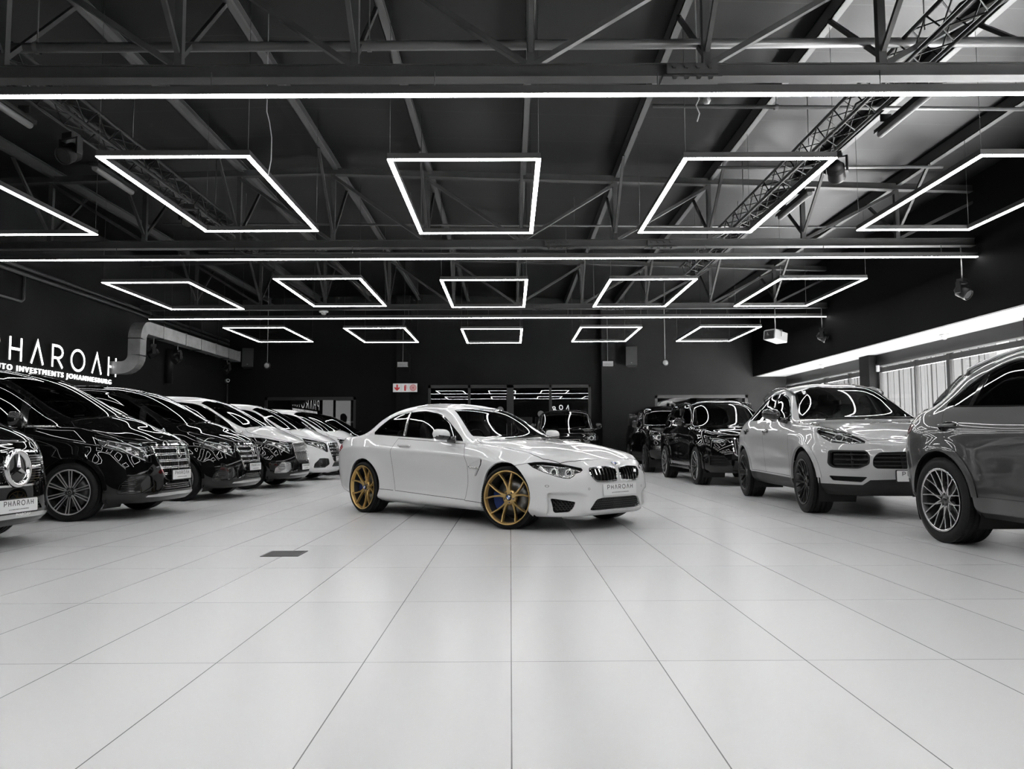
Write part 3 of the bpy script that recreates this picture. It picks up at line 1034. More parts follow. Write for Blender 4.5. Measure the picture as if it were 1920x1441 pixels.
def wheel_proto(kind, R, Rr, w, m_rim, m_face=None, caliper=None, cap='plain'):
    """wheel around the origin, axle along y, outer face towards +y. Rim object parents tyre, brake, cap."""
    h = w / 2; yo = h - .002
    rim = MB()
    rim.lathe([(Rr + .004, yo), (Rr - .004, yo + .004), (Rr - .010, yo - .003), (Rr - .015, yo - .02), (Rr - .022, yo - .042)], 64, 'Y')
    bar_ = MB(); bar_.lathe([(Rr - .022, yo - .042), (Rr - .045, 0), (Rr - .03, -h + .04), (Rr, -h + .01)], 64, 'Y')
    fm = 0
    mats = [m_rim, m_face or m_rim]
    if kind == 'ysplit':                       # five pairs of split spokes
        for k in range(5):
            a = 90 + 72 * k
            for s_ in (-1, 1):
                pth = [pol(.05, a + s_ * 9), pol(.085, a + s_ * 6.5), pol(.12, a + s_ * 7.5), pol(.2, a + s_ * 13), pol(Rr - .016, a + s_ * 17.5)]
                strip(rim, pth, [.020, .0165, .0125, .010, .0105], [yo - .056, yo - .05, yo - .044, yo - .028, yo - .006], .036, 0, .35)
            strip(rim, [pol(.04, a), pol(.085, a), pol(.112, a)], [.03, .018, .012], [yo - .056, yo - .051, yo - .054], .03, 0, .3)
        rim.lathe([(.0, yo - .055), (.062, yo - .055), (.085, yo - .062), (.085, yo - .1)], 40, 'Y')
        for k in range(5):
            u, v = pol(.056, 54 + 72 * k)
            rim.lathe([(0, yo - .046), (.0095, yo - .046), (.0095, yo - .06)], 6, 'Y', (u, 0, v), 2, False)
        mats.append(m_disc)
    elif kind == 'twin10':                     # ten twin spokes, machined faces
        for k in range(10):
            a = 90 + 36 * k
            for s_ in (-1, 1):
                p0 = Vector(pol(.06, a)) + Vector(pol(s_ * .0105, a + 90)); p1 = Vector(pol(Rr - .012, a)) + Vector(pol(s_ * .019, a + 90))
                strip(rim, [p0, (p0 + p1) / 2, p1], [.0065, .0065, .0068], [yo - .03, yo - .018, yo - .006], .008, 1, .15)
                strip(rim, [p0, (p0 + p1) / 2, p1], [.0072, .0075, .008], [yo - .034, yo - .022, yo - .010], .035, 0, .15)
        rim.lathe([(0, yo - .034), (.07, yo - .034), (.088, yo - .05), (.088, yo - .09)], 40, 'Y')
        rim.lathe([(Rr - .012, yo - .002), (Rr - .002, yo + .0045), (Rr + .004, yo + .001)], 64, 'Y', mi=1)
        for k in range(5):
            u, v = pol(.058, 90 + 72 * k)
            rim.lathe([(0, yo - .03), (.014, yo - .03), (.016, yo - .036)], 8, 'Y', (u, 0, v), 1, False)
    elif kind == 'mesh':                       # ten Y-pairs crossing near the hub
        for k in range(10):
            a = 90 + 36 * k
            j = pol(.118 if k % 2 else .135, a)
            for s_ in (-1, 1):
                e1 = pol(Rr - .01, a + s_ * 9.5); mid = pol((.13 + Rr) / 2, a + s_ * 6)
                strip(rim, [j, mid, e1], [.0052, .0048, .0052], [yo - .030, yo - .018, yo - .004], .006, 1, .2)
                strip(rim, [j, mid, e1], [.0062, .0058, .0066], [yo - .034, yo - .022, yo - .008], .026, 0, .2)
                q = pol(.052, a + s_ * 15)
                strip(rim, [q, j], [.0075, .0058], [yo - .047, yo - .029], .03, 1, .2)
        rim.lathe([(0, yo - .045), (.06, yo - .046), (.068, yo - .06), (.068, yo - .1)], 40, 'Y')
        rim.lathe([(Rr - .014, yo - .003), (Rr - .002, yo + .0045), (Rr + .004, yo + .001)], 64, 'Y', mi=1)
        for k in range(5):
            u, v = pol(.050, 54 + 72 * k)
            rim.lathe([(0, yo - .0445), (.011, yo - .0445), (.011, yo - .05)], 10, 'Y', (u, 0, v), 2, False)
        mats.append(m_liner)
    elif kind == 'twist10':                    # ten dark spokes with a machined edge
        for k in range(10):
            a = 90 + 36 * k
            strip(rim, [pol(.05, a), pol(.14, a + 2), pol(Rr - .01, a + 7)], [.013, .010, .013], [yo - .05, yo - .03, yo - .006], .04, 0)
            strip(rim, [pol(.06, a + 3), pol(.14, a + 5.5), pol(Rr - .01, a + 9.5)], [.003, .0025, .0025], [yo - .046, yo - .027, yo - .003], .01, 1)
        rim.lathe([(0, yo - .045), (.08, yo - .05), (.085, yo - .1)], 40, 'Y')
        rim.lathe([(Rr - .012, yo - .002), (Rr - .002, yo + .0045), (Rr + .004, yo + .001)], 64, 'Y', mi=1)
    elif kind == 'split6':                     # six broad split spokes
        for k in range(6):
            a = 90 + 60 * k
            for s_ in (-1, 1):
                strip(rim, [pol(.05, a + s_ * 4), pol(.15, a + s_ * 8), pol(Rr - .01, a + s_ * 13)], [.02, .014, .016], [yo - .045, yo - .025, yo - .006], .04, 0)
        rim.lathe([(0, yo - .04), (.08, yo - .045), (.085, yo - .1)], 40, 'Y')
    o = rim.build('wheel', mats)
    bar_.build('barrel', mat('rim_barrel_shade', .05, .4, .6), o)  # barrel coloured dark to stand for the shade between the spokes
    t = bpy.data.objects.new('tyre', tyre_mesh(R, Rr, w)); COL.objects.link(t); t.parent = o
    d = MB()
    d.lathe([(.06, -.005), (.09, .0), (Rr * .68, .0), (Rr * .68, -.025), (.09, -.025)], 40, 'Y')
    d.build('brake_disc', m_disc, o)
    bk = MB(); bk.lathe([(0, -h + .05), (Rr - .04, -h + .05)], 40, 'Y', smooth=False); bk.build('backing', m_liner, o)
    c = MB()
    pts = [pol(Rr * .42, -32 + i * 7) for i in range(8)] + [pol(Rr * .8, 17 - i * 7) for i in range(8)]
    c.prism(pts, -.05, .028, lambda u, v, q: (u, q, v))
    c.build('brake_caliper', caliper or m_plastic, o)
    Mc = Matrix(((1, 0, 0, 0), (0, 0, 1, yo - .034), (0, 1, 0, 0), (0, 0, 0, 1)))
    Mc = Matrix.Translation((0, yo - .052, 0)) @ Matrix.Rotation(-pi / 2, 4, 'X') @ Matrix.Rotation(pi, 4, 'Z')
    if cap == 'roundel':
        cc = MB().lathe([(0, .012), (.032, .012), (.036, 0)], 28, 'Z').build('centre_cap', m_trim, o); cc.matrix_local = Mc
        for k in range(4):
            b = MB(); b.prism([(0, 0)] + arc(0, 0, .021, .021, k * 90, k * 90 + 90, 6), .012, .0135, lambda u, v, q: (u, v, q))
            x = b.build('cap_field', m_blue if k % 2 else m_plate, o); x.matrix_local = Mc
        MB().lathe([(.021, .012), (.021, .0145), (.0235, .0145), (.0235, .012)], 24, 'Z').build('cap_ring', m_chrome, o).matrix_local = Mc
    elif cap == 'star':
        Mc = Matrix.Translation((0, yo - .034, 0)) @ Matrix.Rotation(-pi / 2, 4, 'X') @ Matrix.Rotation(pi, 4, 'Z')
        cc = MB().lathe([(0, .01), (.033, .01), (.036, 0)], 28, 'Z').build('centre_cap', m_trim, o); cc.matrix_local = Mc
        b = MB(); star(b, .026, .006); x = b.build('star', m_chrome_d, o); x.matrix_local = Matrix.Translation((0, .0102, 0)) @ Mc
    else:
        cc = MB().lathe([(0, .012), (.03, .01), (.036, 0)], 28, 'Z').build('centre_cap', m_trim, o); cc.matrix_local = Mc
    return o
def put_wheels(proto, parent, wb, R, track_f, track_r, steer=0., spin=(11, 40, 25, 63)):
    """four copies of a wheel: outer face at +-track"""
    i = 0
    for x, tr, st in ((0, track_f, steer), (-wb, track_r, 0)):
        for sg in (1, -1):
            o = dup_tree(proto, parent) or parent.children[-1]
            i += 1
def add_wheel(proto, parent, x, y, R, sg, steer=0., spin=0.):
    def cp(src, par):
        c = src.copy(); COL.objects.link(c); c.parent = par
        for ch in list(src.children):
            cp(ch, c)
        return c
    c = cp(proto, parent)
    c.matrix_local = (Matrix.Translation((x, y * sg, R)) @ Matrix.Rotation(steer, 4, 'Z')
                      @ (Matrix.Rotation(pi, 4, 'Z') if sg < 0 else Matrix.Identity(4)) @ Matrix.Rotation(spin, 4, 'Y'))
    return c
def drop_proto(proto):
    for ch in list(proto.children):
        drop_proto(ch)
    bpy.data.objects.remove(proto)
def wheel_well(parent, x, Ra, y0, y1, zc):
    """dark liner inside one pair of wheel arches"""
    for sg in (1, -1):
        b = MB()
        b.lathe([(Ra + .012, y1 * sg), (Ra + .02, y0 * sg), (0, y0 * sg)], 30, 'Y', (x, 0, zc), 0, True, RD(-28), RD(208))
        b.build('arch_liner', m_liner, parent)
def underbody(parent, x0, x1, w, z0, z1, wx, gap):
    b = MB()
    b.box2((x0, -w * .55, z0), (x1, w * .55, z1))
    b.box2((wx[1] + gap, -w, z0), (wx[0] - gap, w, z1))
    b.build('underbody', m_liner, parent)
def seat(parent, x, y, z, m=None, sc=1., name='seat'):
    """front seat: cushion, back with side bolsters, head restraint"""
    m = m or m_leather
    b = MB()
    def pad(c, d, tilt):
        M = Matrix.Rotation(tilt, 3, 'Y')
        k = len(b.v)
        bm = bmesh.new(); bmesh.ops.create_cube(bm, size=1)
        bmesh.ops.bevel(bm, geom=bm.edges[:], offset=.22, segments=4, affect='EDGES', profile=.5)
        vs = [M @ Vector((v.co.x * d[0], v.co.y * d[1], v.co.z * d[2])) + Vector(c) for v in bm.verts]
        bm.verts.index_update()
        b.add(vs, [[v.index for v in f.verts] for f in bm.faces], 0, True)
        bm.free()
    pad((x, y, z), (.5 * sc, .48 * sc, .16), 0)
    pad((x - .27, y, z + .34), (.15, .46 * sc, .6 * sc), RD(-14))
    for s_ in (-1, 1):
        pad((x - .24, y + s_ * .2 * sc, z + .32), (.15, .1, .5 * sc), RD(-14))
    pad((x - .37, y, z + .70), (.1, .27, .19), RD(-8))
    return b.build(name, m, parent)
def steering_wheel(parent, x, y, z):
    b = MB(); M = Matrix.Rotation(RD(25), 3, 'Y')
    b.tube([M @ Vector((0, .18 * cos(2 * pi * i / 32), .18 * sin(2 * pi * i / 32))) + Vector((x, y, z)) for i in range(32)], .014, 8, 0, True)
    b.tube([M @ Vector((0, -.17, 0)) + Vector((x, y, z)), M @ Vector((0, .17, 0)) + Vector((x, y, z))], .02, 6)
    b.tube([(x, y, z), (x + .25, y, z - .1)], .04, 8)
    return b.build('steering_wheel', m_plastic, parent)
def car_root(name, label, cat, x, y, heading, group=None):
    return thing(name, label, cat, (x, y, 0), heading, group)
# ================================================================== WHITE COUPE CONVERTIBLE (centre)
def bmw_body():
    ln = [
        dict(w=[(-3.84, .74), (-2.8, .80), (-1.4, .80), (0, .82), (.85, .80)], z=[(-3.84, .30), (-3.3, .22), (-2.4, .165), (-.5, .16), (.3, .15), (.84, .155)], xn=.76, xt=-3.82, pn=2.9, pt=3.2),
        dict(w=[(-3.84, .80), (-2.8, .885), (-1.4, .905), (-.6, .905), (0, .89), (.85, .86)], z=[(-3.84, .34), (-3.3, .26), (-2.4, .215), (-.5, .205), (.3, .185), (.84, .19)], xn=.815, xt=-3.88, pn=3.0, pt=3.2),
        dict(w=[(-3.84, .84), (-2.8, .875), (-1.4, .868), (0, .88), (.85, .86)], z=[(-3.84, .46), (-3.0, .36), (-2.2, .335), (-.5, .32), (.3, .32), (.84, .34)], xn=.838, xt=-3.93, pn=2.9, pt=3.2),
        dict(w=[(-3.84, .85), (-2.8, .88), (-1.4, .850), (-.6, .855), (0, .885), (.85, .86)], z=[(-3.84, .58), (-2.0, .49), (-.5, .48), (.84, .49)], xn=.835, xt=-3.95, pn=2.8, pt=3.2),
        dict(w=[(-3.84, .86), (-2.8, .905), (-1.4, .866), (-.6, .872), (0, .90), (.85, .85)], z=[(-3.84, .72), (-2.0, .68), (-.5, .64), (.3, .60), (.84, .60)], xn=.815, xt=-3.95, pn=2.7, pt=3.1),
        dict(w=[(-3.84, .86), (-2.8, .925), (-1.4, .897), (-.6, .895), (0, .895), (.85, .80)], z=[(-3.84, .85), (-2.9, .865), (-2., .83), (-1., .785), (-.5, .755), (0, .72), (.84, .665)], xn=.785, xt=-3.93, pn=2.6, pt=3.0),
        dict(w=[(-3.84, .78), (-3.0, .84), (-2.4, .835), (-1.4, .82), (-.6, .815), (0, .80), (.8, .76)], z=[(-3.84, .985), (-3.5, 1.005), (-2.9, 1.01), (-2.2, .975), (-1.2, .93), (-.6, .90), (0, .85), (.45, .785), (.8, .715)], xn=.745, xt=-3.86, pn=2.4, pt=2.8),
    ]
    top = [
        dict(y=[(-3.9, .60), (-3.25, .67), (-2.9, .625), (-2.5, .565), (-2.2, .55), (-1.47, .55), (-.78, .70), (-.6, .69), (0, .62), (.8, .56)],
             z=[(-3.9, .99), (-3.5, 1.02), (-3.2, 1.035), (-3.06, 1.075), (-2.8, 1.25), (-2.5, 1.345), (-2.1, 1.37), (-1.8, 1.362), (-1.5, 1.325), (-.80, .972), (-.66, .95), (-.3, .93), (0, .893), (.4, .825), (.76, .735)]),
        dict(y=[(-3.9, .32), (-2.2, .32), (-1.3, .34), (-.6, .40), (.8, .30)],
             z=[(-3.9, 1.0), (-3.45, 1.03), (-3.16, 1.06), (-2.75, 1.345), (-2.5, 1.42), (-2.1, 1.44), (-1.75, 1.41), (-1.36, 1.345), (-.57, .982), (-.48, .965), (-.2, .95), (0, .925), (.4, .852), (.76, .738)]),
        dict(y=[(0, 0)],
             z=[(-3.9, 1.0), (-3.45, 1.035), (-3.14, 1.065), (-2.72, 1.365), (-2.5, 1.435), (-2.2, 1.455), (-1.8, 1.44), (-1.28, 1.35), (-.50, .985), (-.42, .972), (-.2, .955), (0, .932), (.4, .855), (.76, .74)]),
    ]
    def bump(x, y, z):
        o = 0
        for cx, R, amp in ((0, .365, .042), (-2.812, .37, .035)):
            r = np.sqrt((x - cx)**2 + (z - .335)**2)
            o = o + amp * np.exp(-((r - R) / .12)**2) * (z > .2) / (1 + np.exp((z - .78) / .05)) * np.clip((y - .3) / .3, 0, 1)
        return o
    def dent(x, y, z):
        sg = lambda t: 1 / (1 + np.exp(-np.clip(t, -40, 40)))
        m = sg((y - .475) / .014) * sg((.785 - y) / .004) * sg((.395 - z - .3 * np.clip(.56 - y, 0, 1)) / .003) * sg((z - .175) / .008) * (x > .3)
        return -m * (.028 + .075 * np.clip((y - .47) / .3, 0, 1))
    return Body(ln, top, .10, -3.15, {1: .3, 2: .6, 5: .85, 6: .6, 7: .5}, [2, 4, 12, 12, 7, 7, 8, 6, 7], nc=90, nf=60, nt=18, gf=.5, bump=bump, smooth=1, dent=dent)

def p3(vw, pts):
    """3D points -> outline in a view"""
    _, pr = view(vw)
    return [pr(Vector(p)) for p in pts]
def trimmed(B, name, vw, poly, w, lim=None, over=None):
    """window: a ring of black trim (tag 3) with the glass inside"""
    B.cut(vw, poly, 3, lim, over)
    B.n += 1; t = 9 + B.n; B.names[name] = t
    B.cut(vw, inset(poly, w), t, lim, None if over is None else set(over) | {3})
    return t
def light_ring(parent, p, n, r, m_ring, m_in, name='projector'):
    M = frame_at(p, n)
    b = MB(); b.lathe([(r * .72, .0), (r * .72, .012), (r * .86, .018), (r, .012), (r, 0)], 26, 'Z')
    o = b.build(name, m_ring, parent); o.matrix_local = M
    c = MB(); c.lathe([(0, .012), (r * .3, .009), (r * .55, .0), (r * .7, -.008)], 20, 'Z')
    c.build('lens', m_in, o)
    return o
def honeycomb(parent, B, vw, poly, cell, off, m, r=.0035, name='grille_mesh', sides=(1, -1)):
    """mesh grille laid over the recessed opening"""
    b = MB()
    us = [p[0] for p in poly]; ws = [p[1] for p in poly]
    h = cell * .866
    row = 0; w = min(ws)
    while w < max(ws):
        u = min(us) + (row % 2) * cell / 2
        while u < max(us):
            if inpoly((u, w), poly):
                c, n = B.hit(vw, u, w, off)
                rx = Vector((0, 0, 1)).cross(n).normalized(); uz = n.cross(rx)
                pts = [c + (rx * cos(RD(60 * i + 30)) * cell * .56 + uz * sin(RD(60 * i + 30)) * cell * .5) for i in range(6)]
                for sg in sides:
                    q = [Vector((p.x, p.y * sg, p.z)) for p in pts]
                    for i in range(3):
                        b.bar(q[i], q[i + 1], r * 2, r * 2, (1, 0, 0))
            u += cell
        w += h; row += 1
    return b.build(name, m, parent)
def mirror_housing(parent, c, sz, m_body, m_base, sg, foot, name='door_mirror', m_low=None):
    """door mirror: shaped shell, glass at the back, foot to the door"""
    o = bpy.data.objects.new(name, None)
    b = MB(); x, y, z = c; L_, W_, H_ = sz
    n = 14; k = 10; vs = []; fs = []
    for i in range(n + 1):
        t = i / n                               # along width: inner to outer
        s0 = (1 - abs(2 * t - 1)**3.2)**.5
        hz = H_ * .5 * s0 * (1 - .18 * t); lx = L_ * s0 * (1 - .25 * t * t)
        for j in range(k):
            a = pi * j / (k - 1) - pi / 2
            vs.append((x + lx * cos(a)**.7 if cos(a) > 0 else x, sg * (y + W_ * (t - .5)), z + hz * sin(a) * (1 if a > 0 else .9) + .02 * (t - .5)))
    for i in range(n):
        for j in range(k - 1):
            fs.append((i * k + j, i * k + j + 1, (i + 1) * k + j + 1, (i + 1) * k + j))
    up = [f for f in fs if sum(vs[q][2] for q in f) / 4 > z - H_ * .06]; lo = [f for f in fs if f not in up]
    b.add(vs, up, 0, True); b.add(vs, lo, 1, True)
    o = b.build(name, [m_body, m_low or m_base], parent)
    back = MB(); pl = []
    for i in range(n + 1):
        pl.append(vs[i * k])
    pl2 = [vs[i * k + k - 1] for i in range(n + 1)]
    back.add(pl + pl2, [(i, i + 1, n + 2 + i, n + 1 + i) for i in range(n)])
    back.build('mirror_glass', m_chrome_d, o)
    f = MB(); f.tube([foot, (x + L_ * .35, sg * (y - W_ * .35), z - H_ * .38)], [.045, .03], 10)
    f.build('mirror_foot', m_base, o)
    return o

def build_bmw():
    B = bmw_body()
    car = car_root('coupe', 'white two-door coupe with gold wheels parked alone on the open floor', 'car', .576, 8.68, RD(-47.15))
    car.scale = (.955, .955, .955)
    paint = mat('white_paint', .74, .35, coat=1., coat_rough=.015)
    gold = mat('gold_wheel', (.60, .42, .17), .32, .8, coat=.3)
    WB = 2.812; R = .337
    lo = lambda c: c.z < .75
    # arches first
    for cx, r in ((0, .378), (-WB, .375)):
        B.hole('S', circle(cx, R + .01, r, 48), lambda c: c.z < .8 and c.y > .3)
    # windows
    ws = [(-.52, -.05), (-.52, 0), (-.58, .35), (-.71, .56), (-.835, .645), (-.88, .64), (-1.44, .455), (-1.40, .40), (-1.33, .2), (-1.30, 0), (-1.30, -.05)]
    t_ws = trimmed(B, 'ws', 'T', ws, .018, lambda c: c.x > -1.7)
    dlo = [(-.87, .945), (-1.40, 1.235), (-1.50, 1.275), (-1.63, 1.31), (-1.86, 1.335), (-2.19, 1.338), (-2.42, 1.31), (-2.58, 1.25), (-2.70, 1.14), (-2.735, 1.07), (-2.70, 1.04), (-2.0, 1.003), (-1.2, .96)]
    t_sg = trimmed(B, 'side', 'S', dlo, .012, lambda c: c.z > .9)
    div = [(-1.985, .96), (-2.03, .96), (-2.215, 1.36), (-2.18, 1.36)]
    B.cut('S', div, 4, lambda c: c.z > .9, {t_sg})
    tri = [(-.80, .90), (-.80, 1.3), (-1.06, 1.3), (-1.03, .90)]
    B.cut('S', tri, 3, lambda c: c.z > .9, {t_sg})
    rw = [(-2.62, -.05), (-2.62, .36), (-2.72, .45), (-2.98, .52), (-3.05, .40), (-3.08, 0), (-3.08, -.05)]
    t_rw = trimmed(B, 'rear', 'T', rw, .02, lambda c: c.x < -2.3)
    # bonnet, doors, boot lid
    bon = [(-.47, -.05), (-.47, 0), (-.53, .35), (-.66, .58), (-.755, .665), (-.68, .715), (-.55, .765), (-.3, .782), (0, .788), (.32, .78), (.43, .755), (.585, .655), (.66, .50), (.712, .3), (.728, .1), (.728, -.05)]
    t_bon = B.panel('bonnet', 'T', bon, .0055, lambda c: c.z > .6, {0})
    door = [(-.785, .915), (-.70, .76), (-.675, .68), (-.685, .45), (-.70, .272), (-1.4, .293), (-2.12, .318), (-2.17, .5), (-2.19, .80), (-2.13, .985), (-1.4, .95)]
    t_dr = B.panel('door', 'S', door, .0055, lambda c: c.z < 1.05, {0})
    B.cut('S', [(-2.16, .318), (-2.46, .327), (-2.46, .333), (-2.16, .324)], 1, None, {0})
    B.cut('S', [(-.70, .264), (-.36, .258), (-.36, .264), (-.70, .270)], 1, None, {0})
    boot = [(-3.12, -.05), (-3.12, .50), (-3.3, .66), (-3.72, .64), (-3.8, .4), (-3.81, -.05)]
    B.panel('boot', 'T', boot, .0055, lambda c: c.z > .95 and c.x < -3.1, {0}); t_bt = B.names['boot']
    roofl = [(-1.56, .54), (-1.50, .40), (-1.44, .2), (-1.42, 0), (-1.42, -.03), (-1.426, -.03), (-1.426, 0), (-1.446, .2), (-1.507, .41), (-1.57, .55)]
    B.cut('T', roofl, 1, lambda c: c.z > 1.1, {0})
    # lamps
    hl3 = [(.302, .866, .709), (.38, .826, .722), (.446, .77, .724), (.584, .655, .706), (.66, .575, .682), (.723, .477, .657), (.738, .47, .635), (.735, .505, .612), (.721, .558, .60), (.714, .59, .57), (.70, .63, .55), (.66, .675, .552), (.61, .725, .568), (.484, .809, .617), (.384, .852, .66)]
    t_hl = B.panel('lamp', 42, p3(42, hl3), .007, lambda c: c.x > .1, {0, t_bon, 1})
    tl = [(-3.40, .868), (-3.55, .925), (-3.75, .935), (-4.1, .92), (-4.1, .79), (-3.7, .785), (-3.5, .82)]
    t_tl = B.panel('tail', 'S', tl, .004, lambda c: c.x < -3.2, {0})
    # kidneys, intakes
    kid = rounded([(.028, .512), (.018, .60), (.03, .656), (.20, .669), (.40, .656), (.418, .60), (.395, .555), (.345, .508), (.2, .502)], .02, 3)
    B.cut('F', kid, 5, lambda c: c.x > .5, {0, 1, t_bon})
    kin = inset(kid, .016)
    B.n += 1; t_kid = 9 + B.n; B.cut('F', kin, t_kid, lambda c: c.x > .5, {5})
    ci = rounded([(-.05, .205), (-.05, .342), (.265, .342), (.35, .327), (.43, .222), (.38, .205)], [0, 0, .02, .03, .02, .03], 3)
    t_ci = B.panel('intake', 'F', ci, 0, lambda c: c.x > .4 and c.z < .45, {0})
    si = rounded([(.742, .345), (.555, .306), (.575, .242), (.605, .198), (.715, .192), (.728, .21)], .015, 3)
    t_si = B.panel('side_intake', 'F', si, 0, lambda c: c.x > .2 and c.z < .5, {0})
    # wing gill
    gil = rounded([(-.655, .672), (-.41, .748), (-.395, .73), (-.415, .68), (-.535, .548), (-.565, .548), (-.51, .625), (-.655, .638)], .012, 3)
    t_gl = B.panel('gill', 'S', gil, 0, None, {0})
    slit = [(-.43, .742), (-.408, .749), (-.393, .73), (-.415, .68), (-.535, .546), (-.558, .548), (-.44, .69)]
    t_sl = B.panel('slit', 'S', slit, 0, None, {t_gl})
    # bumper joint, sensor, fuel flap
    B.cut('S', [(.17, .683), (.33, .716), (.33, .712), (.17, .678)], 1, lambda c: c.x > .1, {0})
    for u, w in ((.80, .474), (.44, .44)):
        B.panel('sensor%g' % u, 'F', circle(u, w, .012, 14), .003, lambda c: c.x > .2, {0})
    B.finish()
    sn = [v for k_, v in B.names.items() if k_.startswith('sensor')]
    B.emit('body', {0: 0, 1: 1, 3: 2, **{q: 0 for q in sn}}, [paint, m_seam, m_trim], car, 0, .02)
    B.emit('bonnet', t_bon, paint, car)
    B.emit('door', t_dr, paint, car, sides='pair')
    B.emit('boot_lid', t_bt, paint, car)
    tint = glass_mat('car_glass_light', .55, 1.5); tint2 = glass_mat('car_glass_dark', .10, 1.5)
    B.emit('windscreen', t_ws, tint, car, -.002, .004)
    B.emit('side_window', t_sg, glass_mat('car_glass_side', .45, 1.3), car, -.006, .004, 'pair')
    B.emit('rear_window', t_rw, tint2, car, -.004, .004)
    B.emit('window_divider', 4, m_chrome_d, car, .002, .02, 'pair')
    B.emit('headlight', t_hl, m_lens, car, 0, .003, 'pair')
    bw = B.emit('headlight_bowl', t_hl, m_bowl, car, -.045, .01, 'pair')
    for sg, par in ((1, bw[0]), (-1, bw[1])):
        for (u, w, r) in ((.735, .628, .043), (.615, .622, .040)):
            p, n = B.hit('F', u * 1., w, -.034)
            light_ring(par, (p.x, p.y * sg, p.z), (.86, .45 * sg, .05), r, m_drl, mat('lamp_glass_dark', .05, .05))
        b = MB()
        for q in range(4):
            p, n = B.hit('F', .53 + q * .012, .632 - q * .002, -.02)
            b.box((p.x, p.y * sg, p.z), (.02, .006, .05))
        p0, _ = B.hit('F', .80, .69, -.02); p1, _ = B.hit('F', .52, .655, -.02)
        b.tube([(p0.x, p0.y * sg, p0.z), (p1.x, p1.y * sg, p1.z)], .008, 6)
        b.build('lamp_trim', m_chrome, par)
        b = MB()
        p, n = B.hit('S', .40, .675, -.03)
        b.lathe([(0, 0), (.03, 0), (.035, .02)], 16, 'X', (p.x, p.y * sg, p.z))
        b.build('indicator', m_bowl_d, par)
    B.emit('tail_light', t_tl, mat('red_lens', (.75, .008, .02), .1, coat=1.), car, .002, .01, 'pair')
    # kidney grilles
    fr = B.emit('kidney_frame', 5, m_chrome, car, .010, .03, 'pair')
    B.emit('kidney_back', t_kid, m_liner, car, -.05, .0, 'pair')
    for sg in (1, -1):
        for q in range(7):
            u = .065 + q * .052
            zt = .655; zb_ = .512 + .0
            top_, _ = B.hit('F', u, zt - .006 - abs(u - .2) * .03, -.012); bot_, _ = B.hit('F', u + .004, zb_ + (.02 if q == 6 else 0) + max(0, u - .3) * .18, -.012)
            b = MB(); mid = (top_ + bot_) / 2 + Vector((.012, 0, 0))
            b.bar((top_.x, top_.y * sg, top_.z), (mid.x, mid.y * sg, mid.z), .017, .03, (1, 0, 0)); b.bar((mid.x, mid.y * sg, mid.z), (bot_.x, bot_.y * sg, bot_.z), .017, .03, (1, 0, 0))
            b.build('kidney_bar', m_trim, fr[0 if sg > 0 else 1])
    # intakes
    for nm, t, poly, sd in (('lower_intake', t_ci, ci, 'both'), ('side_intake', t_si, si, 'pair')):
        o = B.emit(nm, t, m_liner, car, -.05, .0, sd)
        if sd == 'both':
            honeycomb(car, B, 'F', poly, .027, -.022, m_mesh, .0032)
        else:
            for sg in (1, -1):
                honeycomb(car, B, 'F', poly, .027, -.022, m_mesh, .0032, sides=(sg,))
    B.emit('wing_gill', t_gl, paint, car, -.006, .01, 'pair')
    B.emit('gill_slit', t_sl, m_liner, car, -.012, .01, 'pair')
    for sg in (1, -1):
        b = MB(); pts = B.line('S', [(-.65, .655), (-.46, .642)], .006)
        b.tube([(p.x, p.y * sg, p.z) for p in pts], .008, 8); b.build('gill_blade', m_chrome, car)
        # door handle: raised pull over a shallow dish
        b = MB(); pts = B.line('S', [(-2.03, .888), (-1.79, .884)], .022)
        b.tube([(p.x, p.y * sg, p.z) for p in pts], [.012] + [.0145] * (len(pts) - 2) + [.012], 10)
        for u in (-2.0, -1.82):
            p, n = B.hit('S', u, .886); b.tube([(p.x, p.y * sg, p.z), (p.x, (p.y + .022) * sg, p.z)], .011, 8)
        h = b.build('door_handle', paint, car)
        mirror_housing(car, (-1.10, .945, 1.02), (.13, .22, .155), paint, m_trim, sg, (-.98, .80 * sg, .965), m_low=m_trim)
    # badges and plate
    p, n = B.hit('F', 0, .702, .001); roundel(car, frame_at(p, (.55, 0, .83)), .041)
    p, n = B.hit('F', 0, .425, .004); plate(car, frame_at((p.x + .006, 0, .425), (1, 0, .06)), .55, .122, True, False)
    b = MB()
    for i, cm in enumerate((.345, .33, .315)):
        p, n = B.hit('F', cm, .612, -.0); b.box((p.x + .0, p.y, p.z), (.01, .009, .03))
    b.build('grille_badge', m_chrome, car)
    # wipers, aerial fin
    b = MB()
    b.tube([B.hit('T', -.50, .15, .012)[0], B.hit('T', -.62, .60, .014)[0]], .007, 6); b.tube([B.hit('T', -.49, -.45, .012)[0], B.hit('T', -.50, .1, .014)[0]], .007, 6)
    b.build('wiper', m_plastic, car)
    # wheels
    pr = wheel_proto('ysplit', R, .288, .27, gold, None, m_blue_cal(), 'roundel')
    for x, st in ((0, RD(15)), (-WB, 0)):
        for sg in (1, -1):
            add_wheel(pr, car, x, .79 if x == 0 else .80, R, sg, st, RD(-4 if x == 0 else 17) * sg)
    drop_proto(pr)
    for x in (0, -WB):
        wheel_well(car, x, .40, .46, .84, R)
    underbody(car, -3.7, .7, .80, .17, .30, (0, -WB), .42)
    # interior
    B.emit('cabin_lining', [0, t_dr, 1], m_cabin, car, -.03, 0, 'both', skip=lambda c: c.x > -.75 or c.x < -3.2 or c.z < .45)
    b = MB(); b.box2((-1.05, -.70, .5), (-.62, .70, .92)); b.box2((-3.1, -.75, .35), (-.7, .75, .42)); b.box2((-3.15, -.72, .4), (-2.75, .72, .97))
